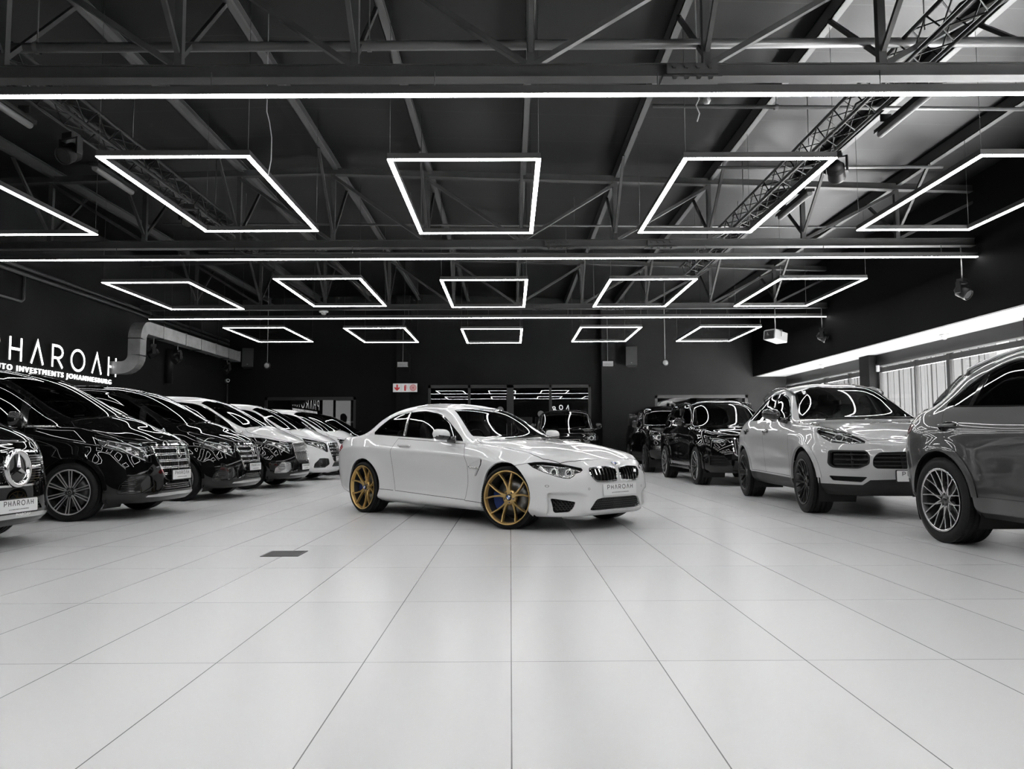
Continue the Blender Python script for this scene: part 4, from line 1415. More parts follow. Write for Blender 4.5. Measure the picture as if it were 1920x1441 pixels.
    b.build('dashboard', m_cabin, car)
    for sg in (1, -1):
        seat(car, -1.62, .36 * sg, .58, name='front_seat'); seat(car, -2.22, .33 * sg, .50, sc=.92, name='rear_seat')
    steering_wheel(car, -1.18, -.37, .92)
    return car
def m_blue_cal():
    return mat('blue_caliper', (.006, .03, .16), .4)
# ================================================================== PEOPLE CARRIERS (left row)
def van_body():
    zk = lambda *a: list(a)
    ln = [
        dict(w=[(-4.2, .84), (-3, .86), (0, .86), (.9, .84)], z=[(-4.2, .26), (-3, .21), (0, .20), (.9, .20)], xn=.83, xt=-4.12, pn=3.2, pt=8),
        dict(w=[(-4.2, .91), (-3, .93), (0, .925), (.9, .88)], z=[(-4.2, .32), (-3, .27), (0, .26), (.9, .25)], xn=.90, xt=-4.17, pn=3.3, pt=8),
        dict(w=[(-4.2, .93), (-3, .95), (0, .945), (.9, .89)], z=[(-4.2, .46), (-3, .44), (0, .42), (.9, .40)], xn=.915, xt=-4.2, pn=3.1, pt=8),
        dict(w=[(-4.2, .935), (-3, .955), (-1.6, .945), (0, .955), (.9, .88)], z=[(-4.2, .62), (0, .60), (.9, .58)], xn=.905, xt=-4.2, pn=3.0, pt=8),
        dict(w=[(-4.2, .94), (-3, .96), (-1.6, .95), (0, .955), (.9, .86)], z=[(-4.2, .80), (0, .79), (.9, .74)], xn=.885, xt=-4.2, pn=2.9, pt=8),
        dict(w=[(-4.2, .94), (-3, .955), (-1.6, .95), (-.4, .945), (.2, .925), (.9, .84)], z=[(-4.2, 1.0), (-1, .99), (0, .97), (.5, .92), (.9, .87)], xn=.86, xt=-4.2, pn=2.8, pt=8),
        dict(w=[(-4.2, .90), (-3, .925), (-.6, .92), (0, .88), (.4, .84), (.9, .80)], z=[(-4.2, 1.13), (-1.2, 1.12), (-.3, 1.115), (0, 1.13), (.3, 1.075), (.6, 1.0), (.85, .945)], xn=.82, xt=-4.19, pn=2.7, pt=8),
    ]
    top = [
        dict(y=[(-4.2, .72), (-2, .745), (-1.2, .735), (-.08, .83), (.05, .80), (.3, .70), (.85, .58)],
             z=[(-4.2, 1.72), (-3.8, 1.80), (-2, 1.84), (-1.5, 1.815), (-1.15, 1.725), (-.10, 1.19), (.02, 1.185), (.3, 1.13), (.6, 1.06), (.84, .965)]),
        dict(y=[(-4.2, .40), (-1, .42), (.1, .50), (.85, .32)],
             z=[(-4.2, 1.76), (-3.8, 1.86), (-2, 1.925), (-1.4, 1.90), (-1.0, 1.815), (.06, 1.275), (.15, 1.25), (.4, 1.155), (.6, 1.09), (.84, .97)]),
        dict(y=[(0, 0)],
             z=[(-4.2, 1.77), (-3.8, 1.87), (-2, 1.94), (-1.4, 1.915), (-.92, 1.82), (.18, 1.285), (.25, 1.265), (.42, 1.165), (.6, 1.10), (.84, .97)]),
    ]
    def bump(x, y, z):
        o = 0
        for cx in (0, -3.2):
            r = np.sqrt((x - cx)**2 + (z - .354)**2)
            o = o + .022 * np.exp(-((r - .40) / .09)**2) * (z > .2) / (1 + np.exp((z - .80) / .05)) * np.clip((y - .4) / .3, 0, 1)
        return o
    return Body(ln, top, .0, -3.8, {1: .4, 2: .2, 5: .45, 6: .6, 7: .6}, [2, 4, 5, 5, 5, 5, 9, 6, 6], nc=70, nf=32, nt=10, gf=.45, gt=10, bump=bump, smooth=2)
def mirrored_tube(b, pts, r, n=8, mi=0):
    b.tube([(p.x, p.y, p.z) for p in pts], r, n, mi)
def across(B, z, y0, y1, off, n=14):
    """points on the nose from y0 to y1 at height z"""
    return [B.hit('F', y0 + (y1 - y0) * i / n, z, off)[0] for i in range(n + 1)]
def lamp_inside(par, B, items, sg, off=-.03):
    """bright trims inside a head lamp: items = (list of (view,u,w), radius)"""
    b = MB()
    for pts, r in items:
        q = []
        for vw, u, w in pts:
            p, n = B.hit(vw, u, w, off); q.append((p.x, p.y * sg, p.z))
        b.tube(q, r, 6)
    return b.build('lamp_trim', m_drl, par)
def wheels4(car, pr, WB, R, y0, y1, steer=0., spin=0.):
    for x, st, y in ((0, steer, y0), (-WB, 0, y1)):
        for sg in (1, -1):
            add_wheel(pr, car, x, y, R, sg, st, (spin + x * .3) * sg)
def door_lines(B, lines, over={0}, w=.006):
    """thin joints drawn as narrow cuts in side view"""
    for pts in lines:
        for a, b in zip(pts[:-1], pts[1:]):
            d = Vector((b[0] - a[0], b[1] - a[1])); L_ = d.length
            n = Vector((-d.y, d.x)) / L_ * w / 2
            a_, b_ = Vector(a), Vector(b)
            B.cut('S', [tuple(a_ + n), tuple(a_ - n), tuple(b_ - n), tuple(b_ + n)], 1, None, over)

_vb = {}
def build_van(label, x, y, hd, upper, lower=None, front='bars', k=.95, side=True, chrome_lip=True):
    B = van_body()
    car = car_root('people_carrier', label, 'van', x, y, RD(hd), 'people carriers in a row')
    car.scale = (k, k, k)
    WB, R = 3.2, .354
    for cx in (0, -WB):
        B.hole('S', circle(cx, R + .01, .40, 44), lambda c: c.z < .9 and c.y > .3)
    # glass
    ws = [(.17, -.05), (.17, 0), (.12, .32), (.03, .56), (-.10, .73), (-.16, .735), (-.6, .69), (-1.10, .625), (-1.08, .5), (-1.0, .3), (-.965, 0), (-.965, -.05)]
    t_ws = trimmed(B, 'ws', 'T', ws, .02, lambda c: c.x > -1.4 and c.z > 1.1)
    dlo = rounded([(-.25, 1.165), (-.42, 1.32), (-.70, 1.52), (-1.0, 1.69), (-1.2, 1.755), (-1.6, 1.79), (-3.75, 1.76), (-3.95, 1.70), (-4.0, 1.20), (-1.0, 1.165)], [.03, .05, .05, .05, .1, .1, .05, .06, .08, .02], 3)
    t_sg = trimmed(B, 'side', 'S', dlo, .012, lambda c: c.z > 1.1)
    for a, b in (((-.62, 1.1), (-.70, 1.6)), ((-1.72, 1.1), (-1.74, 1.9)), ((-2.9, 1.1), (-2.95, 1.9))):
        w = .05 if a[0] > -1 else .035
        B.cut('S', [(a[0] - w, a[1]), (a[0] + w, a[1]), (b[0] + w, b[1]), (b[0] - w, b[1])], 3, lambda c: c.z > 1.1, {t_sg})
    B.cut('S', [(-.72, 1.1), (-.72, 1.9), (-.1, 1.9), (-.1, 1.1)], 7, lambda c: c.z > 1.1, {t_sg})
    # bonnet
    bon = [(.19, -.05), (.19, 0), (.14, .33), (.04, .60), (-.10, .79), (-.02, .855), (.05, .87), (.25, .845), (.54, .72), (.70, .575), (.745, .49), (.79, .3), (.805, 0), (.805, -.05)]
    t_bon = B.panel('bonnet', 'T', bon, .006, lambda c: c.z > .86 and c.x > -.2, {0})
    hl3 = [(.244, .864, 1.045), (.403, .813, 1.015), (.603, .684, .974), (.716, .571, .938), (.765, .535, .90), (.785, .53, .83), (.81, .541, .70), (.79, .59, .70), (.732, .657, .733), (.592, .779, .815), (.425, .867, .875), (.33, .89, .91)]
    t_hl = B.panel('lamp', 40, p3(40, hl3), .006, lambda c: c.x > .1, {0, t_bon, 1})
    if front == 'bars':
        gr = rounded([(-.06, .935), (.505, .925), (.50, .86), (.43, .64), (.36, .50), (.29, .455), (-.06, .45)], [0, .02, .05, .1, .05, .06, 0], 3)
    elif front == 'frame':
        gr = rounded([(-.06, .945), (.46, .94), (.475, .80), (.44, .60), (.36, .52), (-.06, .51)], [0, .03, .08, .06, .06, 0], 3)
    else:
        gr = rounded([(-.06, .885), (.52, .875), (.55, .83), (.53, .70), (.46, .60), (.30, .555), (-.06, .55)], [0, .03, .03, .06, .08, .1, 0], 3)
    lf = lambda c: c.x > .3
    B.cut('F', gr, 5, lf, {0, 1, t_bon})
    B.n += 1; t_g = 9 + B.n; B.cut('F', inset(gr, .018), t_g, lf, {5})
    fog = rounded([(.53, .54), (.68, .555), (.80, .545), (.86, .40), (.88, .315), (.70, .315), (.50, .40)], .03, 3)
    t_fog = B.panel('fog', 28, [(u * cos(RD(28)) - (.80 if u < .7 else .70 if u < .83 else .58) * sin(RD(28)) + .0, w) for u, w in fog], .004, lf, {0})
    chin = [(-.06, .272), (-.06, .312), (.42, .308), (.62, .292), (.64, .272), (.42, .266)]
    t_ch = B.panel('chin', 'F', chin, 0, lf, {0})
    low = [(-.06, .335), (-.06, .44), (.30, .44), (.40, .36), (.42, .335)]
    t_lo = B.panel('low', 'F', low, 0, lf, {0})
    door_lines(B, [[(-.60, 1.16), (-.585, 1.0), (-.55, .55), (-.52, .33)], [(-1.74, 1.16), (-1.74, .36)], [(-2.92, 1.16), (-2.92, .8), (-2.75, .60), (-2.72, .36)], [(-.50, .35), (-2.74, .36)], [(-1.8, 1.02), (-4.1, 1.03)]])
    two = {}
    if lower is not None:
        B.cut('S', [(-5, .0), (1.2, 0), (1.2, .935), (.55, .955), (.25, 1.04), (.0, 1.06), (-.3, 1.09), (-5, 1.09)], 6, lambda c: c.y > .02, {0})
        B.cut('F', [(-.06, 0), (1.1, 0), (1.1, .93), (-.06, .935)], 6, lambda c: c.x > .3, {0})
        two = {6: 3}
    B.finish()
    B.emit('body', {0: 0, 1: 1, 3: 2, **two}, [upper, m_seam, m_trim, lower or upper], car, 0, .02)
    B.emit('bonnet', t_bon, upper, car)
    tint = glass_mat('van_glass', .22, 1.6) if 'van_glass' not in MATS else MATS['van_glass']
    tint2 = MATS.get('van_glass_side') or glass_mat('van_glass_side', .05, 1.5)
    B.emit('windscreen', t_ws, tint, car, -.002, .004)
    B.emit('side_window', t_sg, tint2, car, -.006, .004, 'pair')
    B.emit('quarter_window', 7, MATS.get('van_glass'), car, -.006, .004, 'pair')
    B.emit('headlight', t_hl, m_lens, car, 0, .003, 'pair')
    bw = B.emit('headlight_bowl', t_hl, m_bowl_d, car, -.05, .01, 'pair')
    for sg, par in ((1, bw[0]), (-1, bw[1])):
        it = [([('F', .84, .99), ('F', .72, .94), ('F', .60, .86), ('F', .565, .76)], .007),
              ([('F', .70, .965), ('F', .58, .94)], .008), ([('F', .66, .90), ('F', .565, .895)], .008), ([('F', .63, .85), ('F', .56, .84)], .008),
              ([('F', .60, .79), ('F', .555, .785)], .008), ([('F', .86, .93), ('F', .80, .89), ('F', .70, .79), ('F', .60, .73)], .008)]
        lamp_inside(par, B, it, sg)
        for u, w in ((.80, .935), (.74, .875), (.68, .82)):
            p, n = B.hit('F', u, w, -.036)
            b = MB(); M = frame_at((p.x, p.y * sg, p.z), (n.x, n.y * sg, n.z)).to_3x3()
            b.box((p.x, p.y * sg, p.z), (.06, .05, .02), 0, M); b.build('projector', m_bowl, par)
    fr = B.emit('grille_frame', 5, m_chrome if front != 'frame' else m_chrome_d, car, .006, .04, 'both')[0]
    B.emit('grille_back', t_g, m_liner, car, -.06, 0, 'both')
    if front == 'bars':
        for z, hw in ((.885, .475), (.80, .455), (.715, .425), (.63, .395), (.55, .36)):
            b = MB()
            for dz in (-.010, .010):
                mirrored_tube(b, across(B, z + dz, -hw, hw, -.004), .0065)
            b.build('grille_bar', m_chrome, fr)
        b = MB(); mirrored_tube(b, [B.hit('F', 0, z, 0.0)[0] for z in (.92, .85, .75, .65, .56, .48)], .006); b.build('grille_spine', m_chrome, fr)
        b = MB()
        for i in range(-8, 9):
            if i:
                mirrored_tube(b, [B.hit('F', i * .05, z, -.035)[0] for z in (.90, .7, .52)], .006, 5)
        b.build('grille_slat', m_trim, fr)
        b = MB(); star(b, .058, .012)
        b.build('badge', m_chrome, car).matrix_local = frame_at(B.hit('F', 0, .80, .02)[0], (1, 0, .1))
        b = MB(); star(b, .032, .004, True, .0035); p = B.hit('T', .66, 0, .055)[0]
        b.tube([(0, -.032, 0), (0, -.056, 0)], .005, 6)
        b.build('bonnet_star', m_chrome, car).matrix_local = frame_at(p, (1, 0, 0))
        pz = .530
    elif front == 'frame':
        b = MB()
        for i in range(-9, 10):
            mirrored_tube(b, [B.hit('F', i * .046, z, -.02)[0] for z in (.925, .75, .56)], .005, 5)
        b.build('grille_slat', m_chrome_d, fr)
        pz = .43
    else:
        b = MB()
        for r_ in range(13):
            z = .572 + r_ * .024
            n = 40
            for i in range(-n, n + 1):
                u = i * .0235 + (r_ % 2) * .012
                if inpoly((abs(u), z), inset(gr, .03)) and (u * u + (z - .715)**2) > .024:
                    p, nn = B.hit('F', u, z, -.016)
                    b.box(p, (.004, .0085, .0085))
        o = b.build('grille_studs', m_chrome, fr); o['kind'] = 'stuff'
        b = MB()
        for s_ in (1, -1):
            q = [B.hit('F', s_ * u, .725 + (.01 if u > .3 else 0), .004)[0] for u in (.17, .3, .4, .5)]
            b.tube(q, [.024, .018, .013, .010], 10)
        b.build('grille_bar', m_chrome, fr)
        p = B.hit('F', 0, .715, .035)[0]; M = frame_at(p, (1, 0, .06))
        b = MB(); b.lathe([(.115, -.05), (.175, -.045), (.178, .0), (.160, .022), (.135, .012), (.125, -.02)], 48, 'Z')
        b.build('badge_ring', m_chrome, fr).matrix_local = M
        MB().lathe([(0, -.012), (.14, -.012)], 40, 'Z').build('badge_back', m_trim, fr).matrix_local = M
        b = MB(); star(b, .135, .03, False); b.build('badge', m_chrome, fr).matrix_local = M
        pz = .385
    p = B.hit('F', 0, pz, .012)[0]
    plate(car, frame_at((p.x + .012, .03 if front == 'bars' else 0, pz), (1, 0, .04)), .52, .118)
    if front == 'studs':
        text_obj('dealer_name', 'PHAROAH', .04, m_plate, car, frame_at((p.x + .02, .06, pz - .083), (1, 0, .04)), 1.1)
    B.emit('fog_recess', t_fog, m_trim if front != 'frame' else m_chrome_d, car, -.03, .02, 'pair')
    for sg in (1, -1):
        b = MB()
        for q in range(7):
            z = .345 + q * .026
            a_, _ = B.hit('F', .84 - q * .004, z, -.016); c_, _ = B.hit('F', .745 - q * .01 + abs(q - 3) * .012, z, -.016)
            b.bar((a_.x, a_.y * sg, a_.z), (c_.x, c_.y * sg, c_.z), .02, .007)
        b.build('fog_slat', m_plastic, car)
    B.emit('chin_bar', t_ch, m_chrome_d if chrome_lip else (lower or upper), car, .006, .02, 'both')
    B.emit('lower_grille', t_lo, m_liner, car, -.02, .02, 'both')
    b = MB()
    for z in (.36, .385, .41):
        mirrored_tube(b, across(B, z, -.36, .36, -.006), .007, 6)
    b.build('lower_slat', m_trim, car)
    for sg in (1, -1):
        mirror_housing(car, (-.66, 1.05, 1.235), (.11, .20, .22), upper, m_trim, sg, (-.62, .88 * sg, 1.17))
        if side:
            b = MB(); pts = B.line('S', [(-.24, 1.15), (-1.0, 1.145), (-3.9, 1.17)], .004, .15)
            b.tube([(p.x, p.y * sg, p.z) for p in pts], .013, 6); b.build('belt_trim', m_chrome, car)
            for u in (-1.55, -1.95):
                pts = B.line('S', [(u, 1.0), (u + .2, 1.0)], .03)
                b = MB(); b.tube([(p.x, p.y * sg, p.z) for p in pts], .014, 8)
                for e in (pts[0], pts[-1]):
                    b.tube([(e.x, e.y * sg, e.z), (e.x, (e.y - .03) * sg, e.z)], .012, 6)
                b.build('door_handle', lower or upper, car)
    b = MB(); mirrored_tube(b, [B.hit('T', .10, .1, .012)[0], B.hit('T', -.02, .62, .014)[0]], .008, 6); mirrored_tube(b, [B.hit('T', .11, -.55, .012)[0], B.hit('T', .10, .05, .014)[0]], .008, 6)
    b.build('wiper', m_plastic, car)
    B.emit('cabin_lining', [0, 1], m_cabin, car, -.03, 0, 'both', skip=lambda c: c.x > -.1 or c.z < .5 or c.x < -4.1)
    b = MB(); b.box2((-.75, -.8, .7), (-.02, .8, 1.13)); b.box2((-4.1, -.85, .4), (-.1, .85, .5)); b.box2((-2.3, -.8, .5), (-2.2, .8, 1.7))
    b.build('dashboard', m_cabin, car)
    for sg in (1, -1):
        seat(car, -1.25, .42 * sg, .82, name='front_seat')
    steering_wheel(car, -.72, -.42, 1.16)
    return car, WB, R
m_bpaint = mat('black_paint', .004, .4, coat=1., coat_rough=.01, spec=0.)
m_wpaint = mat('white_van_paint', .70, .4, coat=1., coat_rough=.015)
def vans():
    rimf = mat('rim_machined', .62, .3, .9)
    rimd = mat('rim_black', .012, .3, coat=.4)
    pr = wheel_proto('twin10', .354, .272, .245, rimd, rimf, None, 'star')
    specs = [
        ('black people carrier with a studded grille and big star, nearest at the left edge', -5.115, 6.78, -2, m_bpaint, None, 'studs'),
        ('black people carrier with chrome bar grille below the wall sign, first behind the studded grille', -5.05, 9.93, -2, m_bpaint, None, 'bars'),
        ('second black people carrier with chrome bar grille, beside the two-tone van', -5.12, 13.0, -2, m_bpaint, None, 'bars'),
        ('two-tone people carrier, white above and glossy black below', -5.05, 15.95, -2, m_wpaint, m_bpaint, 'frame'),
        ('white people carrier with dark bar grille, right behind the two-tone one', -5.08, 19.1, -2, m_wpaint, None, 'bars'),
        ('white people carrier farthest back, mostly hidden by the other white one', -4.95, 22.2, -2, m_wpaint, None, 'bars'),
        ('black people carrier at the far end of the left row, beyond the white ones', -4.95, 25.3, -2, m_bpaint, None, 'bars'),
    ]
    for i, (lb, x, y, hd, up, lo_, fr) in enumerate(specs):
        car, WB, R = build_van(lb, x, y, hd, up, lo_, fr, chrome_lip=(i not in (4, 5)))
        wheels4(car, pr, WB, R, .835, .835, 0, .3 + i)
        for xx in (0, -WB):
            wheel_well(car, xx, .43, .50, .90, R)
        underbody(car, -4.05, .75, .86, .22, .42, (0, -WB), .45)
    drop_proto(pr)
# ================================================================== SPORTING SUVS (right row)
def suv_body():
    ln = [
        dict(w=[(-4.0, .80), (-3, .86), (0, .86), (.9, .82)], z=[(-4.0, .34), (-3, .27), (-2, .25), (0, .25), (.9, .25)], xn=.80, xt=-3.85, pn=3.0, pt=2.5),
        dict(w=[(-4.0, .88), (-3, .93), (-1.5, .92), (0, .93), (.9, .87)], z=[(-4.0, .40), (-3, .33), (-2, .31), (0, .31), (.9, .30)], xn=.87, xt=-3.95, pn=3.0, pt=2.5),
        dict(w=[(-4.0, .93), (-3, .955), (-1.5, .945), (0, .955), (.9, .88)], z=[(-4.0, .52), (-3, .47), (-1.4, .455), (0, .45), (.9, .43)], xn=.905, xt=-4.0, pn=2.9, pt=2.4),
        dict(w=[(-4.0, .94), (-2.9, .965), (-1.5, .94), (0, .96), (.9, .88)], z=[(-4.0, .66), (-1.4, .62), (0, .61), (.9, .60)], xn=.905, xt=-4.03, pn=2.8, pt=2.4),
        dict(w=[(-4.0, .94), (-2.9, .975), (-1.5, .955), (0, .965), (.9, .86)], z=[(-4.0, .82), (-1.4, .79), (0, .78), (.9, .74)], xn=.87, xt=-4.02, pn=2.7, pt=2.4),
        dict(w=[(-4.0, .92), (-2.9, .965), (-1.5, .960), (-.4, .955), (.2, .93), (.9, .82)], z=[(-4.0, .99), (-2.9, .985), (-1.4, .955), (-.3, .93), (.3, .90), (.9, .82)], xn=.82, xt=-3.98, pn=2.6, pt=2.4),
        dict(w=[(-4.0, .82), (-2.9, .885), (-1.5, .885), (-.5, .875), (0, .87), (.4, .85), (.8, .80)], z=[(-4.0, 1.10), (-3.2, 1.15), (-2.8, 1.15), (-2.2, 1.12), (-1.4, 1.095), (-.6, 1.075), (0, 1.045), (.3, 1.005), (.55, .945), (.75, .87)], xn=.755, xt=-3.92, pn=2.5, pt=2.4),
    ]
    top = [
        dict(y=[(-3.9, .70), (-3.7, .72), (-3.2, .665), (-2.4, .63), (-1.6, .63), (-.78, .80), (-.6, .78), (0, .66), (.7, .58)],
             z=[(-3.9, 1.12), (-3.5, 1.175), (-3.24, 1.27), (-3.05, 1.415), (-2.73, 1.525), (-2.3, 1.60), (-1.9, 1.595), (-1.6, 1.54), (-.80, 1.14), (-.66, 1.11), (-.2, 1.075), (.3, 1.0), (.7, .885)]),
        dict(y=[(-3.9, .40), (-2.4, .38), (-1.4, .40), (-.5, .46), (.7, .32)],
             z=[(-3.9, 1.13), (-3.78, 1.19), (-3.42, 1.50), (-3.0, 1.625), (-2.3, 1.675), (-1.8, 1.665), (-1.42, 1.605), (-.60, 1.15), (-.48, 1.12), (0, 1.06), (.35, .99), (.72, .88)]),
        dict(y=[(0, 0)],
             z=[(-3.9, 1.13), (-3.8, 1.19), (-3.45, 1.51), (-3.0, 1.64), (-2.3, 1.695), (-1.8, 1.685), (-1.36, 1.615), (-.52, 1.145), (-.42, 1.12), (0, 1.065), (.35, 1.0), (.72, .89)]),
    ]
    def bump(x, y, z):
        o = 0
        for cx, amp in ((0, .035), (-2.895, .035)):
            r = np.sqrt((x - cx)**2 + (z - .37)**2)
            o = o + amp * np.exp(-((r - .42) / .10)**2) * (z > .2) / (1 + np.exp((z - .86) / .05)) * np.clip((y - .4) / .3, 0, 1)
        return o
    return Body(ln, top, .05, -3.1, {1: .4, 2: .3, 5: .3, 6: .6, 7: .55}, [2, 4, 5, 5, 5, 5, 8, 6, 6], nc=80, nf=34, nt=20, gf=.5, gt=5, bump=bump, smooth=2)
def annulus_cut(B, cx, cz, r0, r1, tag, zmin, over):
    B.cut('S', circle(cx, cz, r1, 48), tag, lambda c: c.z < 1.0 and c.y > .3, over)
def handle(B, car, u, w, L_, m, sg, dish=True, off=.022):
    b = MB(); pts = B.line('S', [(u - L_ / 2, w), (u + L_ / 2, w)], off)
    b.tube([(p.x, p.y * sg, p.z) for p in pts], [.011] + [.014] * (len(pts) - 2) + [.011], 10)
    for q in (u - L_ * .42, u + L_ * .42):
        p, n = B.hit('S', q, w); b.tube([(p.x, p.y * sg, p.z), (p.x, (p.y + off) * sg, p.z)], .011, 8)
    return b.build('door_handle', m, car)
def roof_rail(B, car, pts, m, h=.035):
    """bar standing on short feet along each roof edge; pts = (x, y) in plan"""
    for sg in (1, -1):
        b = MB(); q = [B.hit('T', x, y, h if 0 < i < len(pts) - 1 else .0)[0] for i, (x, y) in enumerate(pts)]
        b.tube([(p.x, p.y * sg, p.z) for p in q], .016, 8)
        b.build('roof_rail', m, car)
def build_suv(name, label, x, y, hd, k, paint, clad, rim, steer=0., rear=True):
    B = suv_body()
    car = car_root(name, label, 'car', x, y, RD(hd), None)
    car.scale = (k, k, k)
    WB, R = 2.895, .372
    for cx, tg in ((0, 8), (-WB, 9)):
        B.cut('S', circle(cx, R + .012, .475, 48), tg, lambda c: .43 < c.z < 1.0 and c.y > .3)
        B.hole('S', circle(cx, R + .01, .415, 48), lambda c: c.z < 1.0 and c.y > .3)
    ws = [(-.47, -.05), (-.47, 0), (-.52, .35), (-.63, .60), (-.755, .745), (-.80, .745), (-1.50, .585), (-1.47, .5), (-1.40, .25), (-1.375, 0), (-1.375, -.05)]
    t_ws = trimmed(B, 'ws', 'T', ws, .025, lambda c: c.x > -1.7 and c.z > 1.0)
    dlo = rounded([(-.86, 1.125), (-1.2, 1.325), (-1.50, 1.475), (-1.74, 1.54), (-2.1, 1.56), (-2.4, 1.535), (-2.64, 1.46), (-2.82, 1.35), (-2.96, 1.22), (-2.95, 1.185), (-2.2, 1.155), (-1.4, 1.13)], [.02, .05, .05, .05, .1, .1, .05, .04, .03, .03, .1, .1], 3)
    t_sg = trimmed(B, 'side', 'S', dlo, .014, lambda c: c.z > 1.08)
    for a, b, w in (((-1.06, 1.1), (-1.02, 1.5), .02), ((-1.83, 1.1), (-1.93, 1.7), .045), ((-2.62, 1.1), (-2.58, 1.7), .028)):
        B.cut('S', [(a[0] - w, a[1]), (a[0] + w, a[1]), (b[0] + w, b[1]), (b[0] - w, b[1])], 3, lambda c: c.z > 1.05, {t_sg})
    rw = [(-3.38, -.05), (-3.38, .45), (-3.42, .60), (-3.70, .66), (-3.78, .4), (-3.79, -.05)]
    t_rw = trimmed(B, 'rear', 'T', rw, .025, lambda c: c.x < -3.1 and c.z > 1.1)
    bon = [(-.44, -.05), (-.44, 0), (-.49, .35), (-.60, .62), (-.66, .76), (-.55, .80), (-.2, .80), (.2, .77), (.35, .70), (.55, .585), (.68, .50), (.725, .47), (.745, .3), (.755, 0), (.755, -.05)]
    t_bon = B.panel('bonnet', 'T', bon, .006, lambda c: c.z > .8 and c.x > -.75, {0})
    hl3 = [(.16, .815, 1.02), (.211, .79, 1.03), (.257, .74, 1.02), (.40, .665, .985), (.532, .587, .945), (.66, .53, .89), (.725, .494, .856), (.74, .506, .834), (.682, .622, .828), (.60, .72, .833), (.523, .797, .843), (.411, .842, .89), (.25, .865, .965)]
    t_hl = B.panel('lamp', 35, p3(35, hl3), .007, lambda c: c.x > 0, {0, t_bon, 1})
    it = rounded([(.835, .758), (.505, .752), (.485, .69), (.50, .60), (.60, .553), (.82, .556), (.855, .60)], .03, 3)
    lf = lambda c: c.x > .25
    B.cut('F', it, 5, lf, {0}); B.n += 1; t_in = 9 + B.n; B.cut('F', inset(it, .016), t_in, lf, {5})
    gr = rounded([(-.06, .745), (.40, .735), (.465, .665), (.47, .585), (.44, .555), (-.06, .55)], [0, .04, .04, .03, .03, 0], 3)
    t_gr = B.panel('grille', 'F', gr, .006, lf, {0})
    sl = rounded([(.85, .468), (.82, .415), (.58, .402), (.525, .462)], .015, 3)
    t_sl = B.panel('slot', 'F', sl, .004, lf, {0})
    if clad:
        B.cut('F', [(-.06, 0), (1.1, 0), (1.1, .378), (.57, .373), (.50, .428), (-.06, .448)], 6, lf, {0})
        B.cut('S', [(.6, 0), (.6, .376), (.38, .376), (.38, 0)], 6, lambda c: c.x > .2, {0})
        B.cut('S', [(-.39, 0), (-.39, .388), (-2.5, .41), (-2.5, 0)], 6, None, {0})
        B.cut('S', [(-3.2, 0), (-3.2, .44), (-4.2, .5), (-4.2, 0)], 6, None, {0})
    else:
        B.cut('S', [(-.39, 0), (-.39, .285), (-2.5, .30), (-2.5, 0)], 6, None, {0})
        B.cut('F', [(-.06, 0), (1.1, 0), (1.1, .32), (-.06, .36)], 6, lf, {0})
        B.cut('S', [(-3.2, 0), (-3.2, .36), (-4.2, .42), (-4.2, 0)], 6, None, {0})
    dl = [[(-.70, 1.08), (-.62, .97), (-.60, .6), (-.58, .42)], [(-1.87, 1.13), (-1.83, .97), (-1.82, .6), (-1.74, .42)], [(-2.95, 1.15), (-2.86, .98), (-2.80, .87)], [(-.52, .415), (-2.46, .43)]]
    door_lines(B, dl)
    tl = rounded([(-3.36, 1.045), (-3.55, 1.06), (-4.2, 1.03), (-4.2, .93), (-3.62, .92), (-3.42, .96)], .02, 3)
    t_tl = B.panel('tail', 'S', tl, .005, lambda c: c.x < -3.2, {0})
    ref = [(-3.3, .66), (-3.30, .70), (-3.38, .72), (-3.38, .60), (-3.34, .60)]
    t_d = [B.panel('dish%d' % i, 'S', circle(u, w, .13, 24, .042), 0, None, {0}) for i, (u, w) in enumerate(((-1.70, .985), (-2.80, 1.01)))]
    B.finish()
    B.emit('body', {0: 0, 1: 1, 3: 2, 6: 3}, [paint, m_seam, m_trim, m_plastic], car, 0, .02)
    for q in t_d:
        B.emit('handle_dish', q, paint, car, -.022, .002, 'pair')
    for tg in (8, 9):
        B.emit('wheel_arch', tg, paint, car, .010, .03, 'pair')
    B.emit('bonnet', t_bon, paint, car)
    tint = MATS.get('suv_glass') or glass_mat('suv_glass', .42, 1.5)
    dark = MATS.get('suv_glass_dark') or glass_mat('suv_glass_dark', .06, 1.5)
    B.emit('windscreen', t_ws, tint, car, -.002, .004)
    B.emit('side_window', t_sg, dark, car, -.006, .004, 'pair')
    B.emit('rear_window', t_rw, dark, car, -.004, .004)
    B.emit('headlight', t_hl, m_lens, car, 0, .003, 'pair')
    bw = B.emit('headlight_bowl', t_hl, m_bowl_d, car, -.06, .01, 'pair')
    for sg, par in ((1, bw[0]), (-1, bw[1])):
        for u, w, r in ((.72, .93, .05), (.635, .895, .038)):
            p, n = B.hit('F', u, w, -.045)
            light_ring(par, (p.x, p.y * sg, p.z), (.9, .4 * sg, .1), r, m_chrome_d, mat('lamp_glass_dark', .05, .05))
        lamp_inside(par, B, [([('F', .80, 1.0), ('F', .70, .965), ('F', .58, .90), ('F', .53, .865)], .007), ([('F', .80, .89), ('F', .72, .87), ('F', .66, .865)], .006)], sg, -.03)
        b = MB()
        for u, w in ((.77, .925), (.75, .88), (.655, .925), (.62, .865)):
            p, n = B.hit('F', u, w, -.04); b.box((p.x, p.y * sg, p.z), (.02, .022, .014))
        b.build('lamp_cell', m_drl, par)
    fr = B.emit('intake_surround', 5, m_plastic, car, .004, .03, 'pair')
    B.emit('side_intake', t_in, m_liner, car, -.06, 0, 'pair')
